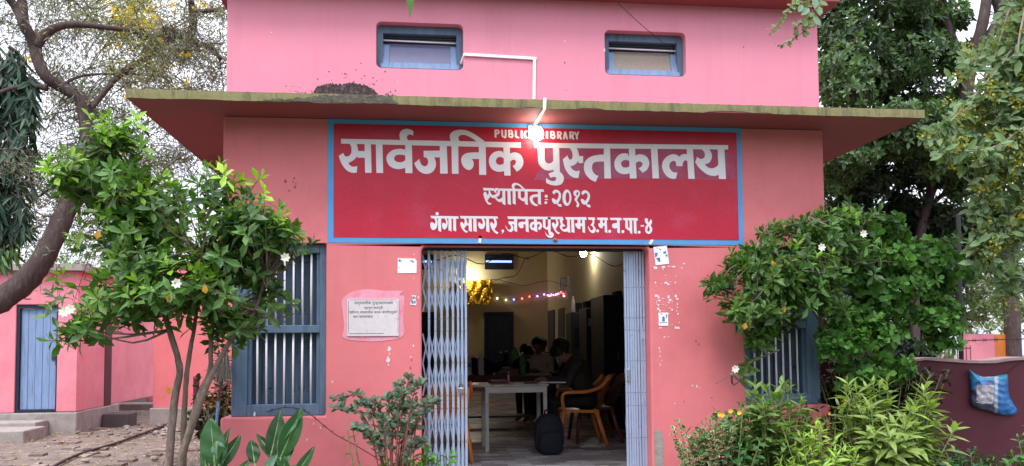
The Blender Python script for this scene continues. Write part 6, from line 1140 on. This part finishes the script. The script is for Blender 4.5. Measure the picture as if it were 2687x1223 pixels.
x.build('tree_trunk', M['trunk_d'], e, smooth=True, fixn=False); fo = MB(); arr = np.array(tips); n = 3000; idx = rng.integers(0, len(tips), n); tt = rng.uniform(.2, 1, n) * 9.99; i0 = tt.astype(int); P = arr[idx, i0] + rng.normal(0, .015, (n, 3)); d = np.stack([rng.normal(.05, .45, n), rng.normal(-.15, .35, n), -np.ones(n) + rng.normal(0, .3, n)], 1)
cl = np.array((.032, .075, .045)) * rng.uniform(.35, 1.9, (n, 1)); low = (P[:, 2] < at(0, 600, DY).z)[:, None]; cl = np.where(low, cl * 1.0 + np.array((.10, .16, .0)) * rng.uniform(0, 1, (n, 1)), cl); leaves(fo, P, d, np.stack([rng.normal(0, .5, n), -np.ones(n), rng.normal(0, .3, n)], 1), rng.uniform(.12, .25, n), rng.uniform(.024, .042, n), cl, 'la', rng.uniform(-.1, .2, n), .3); fo.build('tree_foliage', M['leaf'], e, fixn=False)

# ---- generic leafy tree
def tree(label, trunk, limbs, blobs, ncl, k, L, W, col, name='leafy_tree', el=(30, 100), cj=.3, mt=None, bark='trunk_g', lod=1, shape='el', clus=None, shell=.2, grp=None):
    e = empty(name, (trunk[0][0].x, trunk[0][0].y, GZ)); tag(e, label, 'tree', grp); x = MB()
    for pts, r in [trunk] + limbs: q = smooth_pts(pts, 6); x.tube(q, lerp_list(r, len(q)), 10, wob=.07)
    blobs = clumpy(blobs, 4, .72, len(blobs)); P, v, r, ids = pts_in(blobs, ncl, shell); cc = np.array([tuple(b[0]) for b in blobs])
    for i in range(0, ncl, 9): c = cc[ids[i]]; x.tube(smooth_pts([Vector(c), (Vector(c) + Vector(P[i])) / 2 + Vector(rng.normal(0, .05, 3)), Vector(P[i])], 3), list(np.linspace(.014, .004, 7)), 4)
    x.build('tree_trunk', M[bark], e, smooth=True, fixn=False); fo = MB(); A = v + np.array([0, -.2, .25]) + rng.normal(0, .5, P.shape)
    cb = rng.uniform(.6, 1.4, (len(blobs), 1))[ids]; rosettes(fo, P, A, k, L, W, np.array(col) * cb * rng.uniform(.7, 1.3, (ncl, 1)), shape, el, .25, .2, lod=lod, cj=cj); fo.build('tree_crown', mt or M['leaf'], e, fixn=False); return e
V3 = lambda px, py, Y: at(px, py, Y)
G3 = lambda px, Y: Vector((at(px, 800, Y).x, Y, GZ))
# big tree: forked grey limbs at the upper right
tree('big dark leafy tree with a forked grey trunk at the upper right', ([G3(2310, 4.5), V3(2300, 760, 4.7), V3(2330, 520, 4.8), V3(2400, 345, 4.6), V3(2430, 240, 4.3), V3(2445, 150, 4.3), V3(2470, 60, 4.2), V3(2490, -60, 4.2)], [.07, .07, .07, .075, .08, .08, .08, .07]), [([V3(2412, 330, 4.4), V3(2425, 230, 4.5), V3(2400, 120, 4.6), V3(2375, 40, 4.6), V3(2350, -60, 4.6)], [.10, .08, .075, .07, .06]), ([V3(2500, -60, 4.2), V3(2530, 40, 4.2), V3(2560, 80, 4.2), V3(2620, 120, 4.2)], [.14, .13, .10, .08]), ([V3(2445, 150, 4.3), V3(2520, 40, 4.2), V3(2540, -20, 4.2)], [.05, .09, .11])],
     [B_(2130, 80, 90, 120, 4.6, .9, 1.5), B_(2220, 60, 110, 90, 4.8, .9, 1.4), B_(2320, 60, 90, 80, 4.8, .8, 1.0), B_(2150, 200, 100, 110, 4.3, .9, 1.6), B_(2270, 190, 110, 100, 4.5, .9, 1.6), B_(2350, 170, 55, 70, 4.6, .7, .6), B_(2330, 290, 110, 80, 4.2, .8, 1.3), B_(2200, 330, 130, 80, 4.2, .8, 1.5), B_(2130, 420, 90, 60, 4.2, .7, .8), B_(2400, 380, 120, 80, 4.0, .7, 1.2), B_(2120, -30, 110, 60, 4.6, .8, .8), B_(2250, -40, 110, 60, 4.6, .8, .8), B_(2560, 40, 60, 60, 4.8, .5, .5), B_(2400, 250, 60, 60, 4.8, .5, .5), B_(2440, 320, 60, 60, 4.6, .5, .6), B_(2470, 430, 80, 70, 4.8, .6, 1), B_(2390, 460, 70, 60, 4.4, .5, .8), B_(2500, 540, 80, 60, 5, .6, .9), B_(2420, 130, 40, 50, 4.8, .4, .25), B_(2520, 250, 60, 80, 5, .5, .6), B_(2540, 150, 50, 60, 5, .5, .35), B_(2390, 40, 40, 40, 4.8, .4, .3)],
     5200, 8, .135, .062, (.056, .108, .036), cj=.45, bark='trunk_d')
tree('shaded dark tree standing lower behind the round-leaved bush', ([G3(2200, 5.5), V3(2195, 700, 5.5), V3(2180, 450, 5.5)], [.13, .11, .07]), [([V3(2195, 700, 5.5), V3(2300, 560, 5.4), V3(2380, 480, 5.4)], [.07, .05, .03])],
     [B_(2130, 540, 80, 90, 5.4, .8, 1.2), B_(2240, 500, 110, 90, 5.4, .8, 1.4), B_(2340, 560, 110, 90, 5.2, .8, 1.3), B_(2180, 660, 110, 90, 5.4, .8, 1.2), B_(2300, 680, 100, 90, 5.3, .8, 1.0), B_(2120, 790, 70, 90, 5.2, .6, .9), B_(2200, 850, 100, 70, 5.0, .6, .9), B_(2290, 800, 60, 80, 5.0, .6, .7), B_(2430, 620, 80, 80, 5.3, .7, .9), B_(2380, 760, 60, 90, 5.2, .6, .7), B_(2360, 650, 60, 70, 5.2, .6, .6), B_(2480, 640, 70, 60, 5.5, .6, .6), B_(2105, 900, 50, 60, 4.8, .5, .5), B_(2120, 470, 90, 70, 5.2, .7, 1), B_(2230, 420, 110, 70, 5.2, .7, 1), B_(2340, 450, 90, 80, 5.2, .7, .8), B_(2085, 620, 60, 90, 5.2, .6, .8), B_(2090, 540, 50, 60, 5.2, .5, .6), B_(2400, 560, 60, 60, 5.2, .5, .6), B_(2095, 720, 50, 80, 4.8, .5, .6), B_(2300, 890, 50, 50, 4.6, .5, .5)],
     4800, 8, .14, .06, (.030, .060, .026), cj=.4, bark='trunk_d')
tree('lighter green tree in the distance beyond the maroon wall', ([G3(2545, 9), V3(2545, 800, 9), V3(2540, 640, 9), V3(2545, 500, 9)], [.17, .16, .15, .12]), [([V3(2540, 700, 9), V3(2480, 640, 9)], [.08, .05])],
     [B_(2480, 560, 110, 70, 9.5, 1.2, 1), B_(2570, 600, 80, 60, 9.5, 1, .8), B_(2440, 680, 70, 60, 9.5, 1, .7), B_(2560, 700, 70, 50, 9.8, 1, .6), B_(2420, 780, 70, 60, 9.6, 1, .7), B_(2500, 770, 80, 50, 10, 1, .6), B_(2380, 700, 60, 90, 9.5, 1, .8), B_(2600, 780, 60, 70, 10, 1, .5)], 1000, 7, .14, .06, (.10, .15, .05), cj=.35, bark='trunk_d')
e = empty('far_trees', (12, 22, GZ)); tag(e, 'hazy pale green trees in the far distance beyond the right wall', 'trees', kind='stuff')
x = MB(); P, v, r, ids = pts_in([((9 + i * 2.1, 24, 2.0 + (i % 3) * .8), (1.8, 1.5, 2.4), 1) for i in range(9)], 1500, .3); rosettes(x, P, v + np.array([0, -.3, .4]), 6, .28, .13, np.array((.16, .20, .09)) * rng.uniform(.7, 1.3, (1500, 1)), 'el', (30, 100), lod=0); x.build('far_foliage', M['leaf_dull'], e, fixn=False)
# hanging climber with seed clusters at the right border
e = empty('hanging_climber', (at(2560, 0, -.3).x, -.3, 5)); tag(e, 'grey-green climber with hanging pale stems and yellow seed clusters at the right border', 'climber')
st = MB(); fo = MB(); se_ = MB(); HY = -.55
vines = [[(2600, -120), (2540, 20), (2500, 150), (2450, 260), (2400, 310), (2345, 330)], [(2610, -80), (2560, 100), (2530, 260), (2500, 330), (2480, 420), (2470, 540), (2478, 640)], [(2620, -60), (2590, 120), (2570, 250), (2560, 400), (2530, 500), (2520, 620), (2530, 700), (2545, 740)], [(2620, 0), (2600, 200), (2590, 420), (2570, 600)], [(2560, -100), (2530, 60), (2470, 120), (2420, 160)], [(2560, 250), (2470, 300), (2420, 280)], [(2590, 300), (2480, 380), (2420, 400), (2380, 390)], [(2610, 400), (2540, 420), (2490, 480), (2450, 520)], [(2610, 480), (2570, 520), (2500, 600), (2460, 620)], [(2620, 100), (2560, 130), (2500, 220), (2460, 250)], [(2640, 250), (2600, 330), (2560, 350), (2540, 430)], [(2630, 20), (2580, 60), (2550, 170), (2540, 240)], [(2600, -100), (2590, 60), (2570, 140), (2580, 300)], [(2640, 350), (2580, 460), (2560, 560), (2550, 600)]]
for vi, vn in enumerate(vines + [[(a_ + random.gauss(0, 28), b_ + random.gauss(0, 28)) for a_, b_ in v_] for v_ in vines]):
    Yv = HY + random.uniform(-.25, .35); q = smooth_pts([at(a_, b_, Yv + .05 * k) for k, (a_, b_) in enumerate(vn)], 9); st.tube(q, list(np.linspace(.010, .003, len(q))), 5); arr = np.array([tuple(p) for p in q])[3:]; n = len(arr)
    for rep in range(4):
        P = arr + rng.normal(0, .03, (n, 3)); d = np.stack([rng.normal(0, .9, n), rng.normal(-.3, .5, n), rng.normal(-.15, .7, n)], 1); nn = np.stack([rng.normal(0, .5, n), -np.ones(n) * .8, np.ones(n) * .5], 1); s = rng.uniform(.65, 1.2, n); leaves(fo, P, d, nn, .115 * s, .052 * s, np.array((.16, .245, .115)) * rng.uniform(.6, 1.3, (n, 1)), 'el', .2, .15)
    for rep in range(9):
        c = arr[rng.integers(0, n)] + rng.normal(0, .05, 3) - np.array([0, .05, .03]); m_ = 14; v = nrm(rng.normal(size=(m_, 3))); leaves(se_, c + v * rng.uniform(.015, .055, (m_, 1)), v, rng.normal(size=(m_, 3)), .026, .024, np.array((.32, .30, .05)) * rng.uniform(.6, 1.4, (m_, 1)), 'ro', .1, .1)
st.build('climber_stems', mat('pale_stem', (.36, .29, .25), .8), e, fixn=False); fo.build('climber_foliage', M['leaf_dull'], e, fixn=False); se_.build('seed_clusters', M['leaf_dull'], e, fixn=False)
# twig of the same climber reaching across the top right of the wall
e = empty('overhanging_spray', at(2060, -60, -1)); tag(e, 'small leafy spray with buds hanging before the upper right wall corner', 'spray'); st = MB(); fo = MB(); SY = -1.0
for vn in ([(2090, -60), (2040, 0), (1990, 20), (1960, 60), (1940, 80)], [(2080, -50), (2050, 20), (2030, 70), (1990, 100), (1955, 118)], [(2030, -60), (2005, 0), (1995, 25)], [(2040, 10), (2010, 60), (1998, 80)]):
    q = smooth_pts([at(a_, b_, SY) for a_, b_ in vn], 7); st.tube(q, list(np.linspace(.006, .002, len(q))), 5); arr = np.array([tuple(p) for p in q])[5:]; n = len(arr)
    for rep in range(2):
        P = arr + rng.normal(0, .008, (n, 3)); d = np.stack([rng.normal(0, .8, n), rng.normal(-.3, .4, n), rng.normal(-.3, .6, n)], 1); s = rng.uniform(.35, 1.0, n) * np.linspace(1.1, .45, n); leaves(fo, P, d, np.stack([rng.normal(0, .5, n), -np.ones(n), np.ones(n) * .5], 1), .085 * s, .05 * s, np.array((.14, .20, .07)) * rng.uniform(.7, 1.3, (n, 1)), 'ro', .15, .15)
for q in ((2035, 20, .10), (2045, 40, .10), (2018, 12, .08), (2060, 15, .09), (2050, -5, .1)): leaves(fo, np.array([tuple(at(q[0], q[1], SY - .05))]), np.array([(rng.normal(0, .6), -.2, -.6)]), np.array([(0, -1., .4)]), q[2], q[2] * .55, (.16, .27, .17), 'ro', .1, .15)
st.build('spray_stems', M['trunk_g'], e, fixn=False); fo.build('spray_foliage', M['leaf'], e, fixn=False)
# creeper on the top of the far yard wall, hedge behind the annex
e = empty('wall_creeper', (-8.2, 14.9, 1.6)); tag(e, 'light green creeper spilling over the bright pink yard wall', 'creeper'); x = MB(); P, v, r, ids = pts_in([((-9.6 + i * .45, 14.85, 1.9), (.35, .2, .35), 1) for i in range(8)], 420, .2); rosettes(x, P, v + np.array([0, -.6, .1]), 5, .10, .07, np.array((.20, .30, .08)) * rng.uniform(.7, 1.3, (420, 1)), 'ro', (30, 100)); x.build('creeper_foliage', M['leaf_dull'], e, fixn=False)
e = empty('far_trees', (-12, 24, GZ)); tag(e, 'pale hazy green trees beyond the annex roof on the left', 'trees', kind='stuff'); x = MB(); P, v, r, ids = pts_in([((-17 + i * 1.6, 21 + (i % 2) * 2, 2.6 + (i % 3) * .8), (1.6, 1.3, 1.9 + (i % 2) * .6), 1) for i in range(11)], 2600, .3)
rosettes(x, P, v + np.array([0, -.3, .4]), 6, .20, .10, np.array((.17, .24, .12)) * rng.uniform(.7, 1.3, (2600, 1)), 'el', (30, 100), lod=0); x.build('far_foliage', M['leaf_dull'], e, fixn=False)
# grass tufts by the path
x = MB(); n = 1400; P = np.stack([rng.normal(-2.4, .5, n), rng.uniform(4.0, 8.5, n), np.full(n, GZ)], 1); leaves(x, P, np.stack([rng.normal(0, .4, n), rng.normal(0, .4, n), np.ones(n)], 1), rng.normal(size=(n, 3)), rng.uniform(.03, .09, n), .008, np.array((.13, .17, .05)) * rng.uniform(.6, 1.4, (n, 1)), 'la', .3, .1, lod=0); tag(x.build('grass', M['leaf_dull'], fixn=False), 'short thin grass beside the building on the left', 'grass', kind='stuff')

# unseen tree row added behind the camera to block low sky light
e = empty('far_trees', (0, -27, GZ)); tag(e, 'unseen row of trees added opposite the library front to block low sky', 'trees', kind='stuff'); x = MB(); bl_ = [((-44 + i * 4.6, -27 - (i % 2) * 2.5, 2.9 + (i * 7 % 5) * .4), (3.0, 2.4, 3.3), 1) for i in range(20)]
P, v, r, ids = pts_in(bl_, 5200, .3); rosettes(x, P, v + np.array([0, .2, .3]), 6, .85, .42, np.array((.06, .11, .04)) * rng.uniform(.7, 1.3, (5200, 1)), 'el', (30, 100), lod=0); x.build('far_foliage', M['leaf_dull'], e, fixn=False)
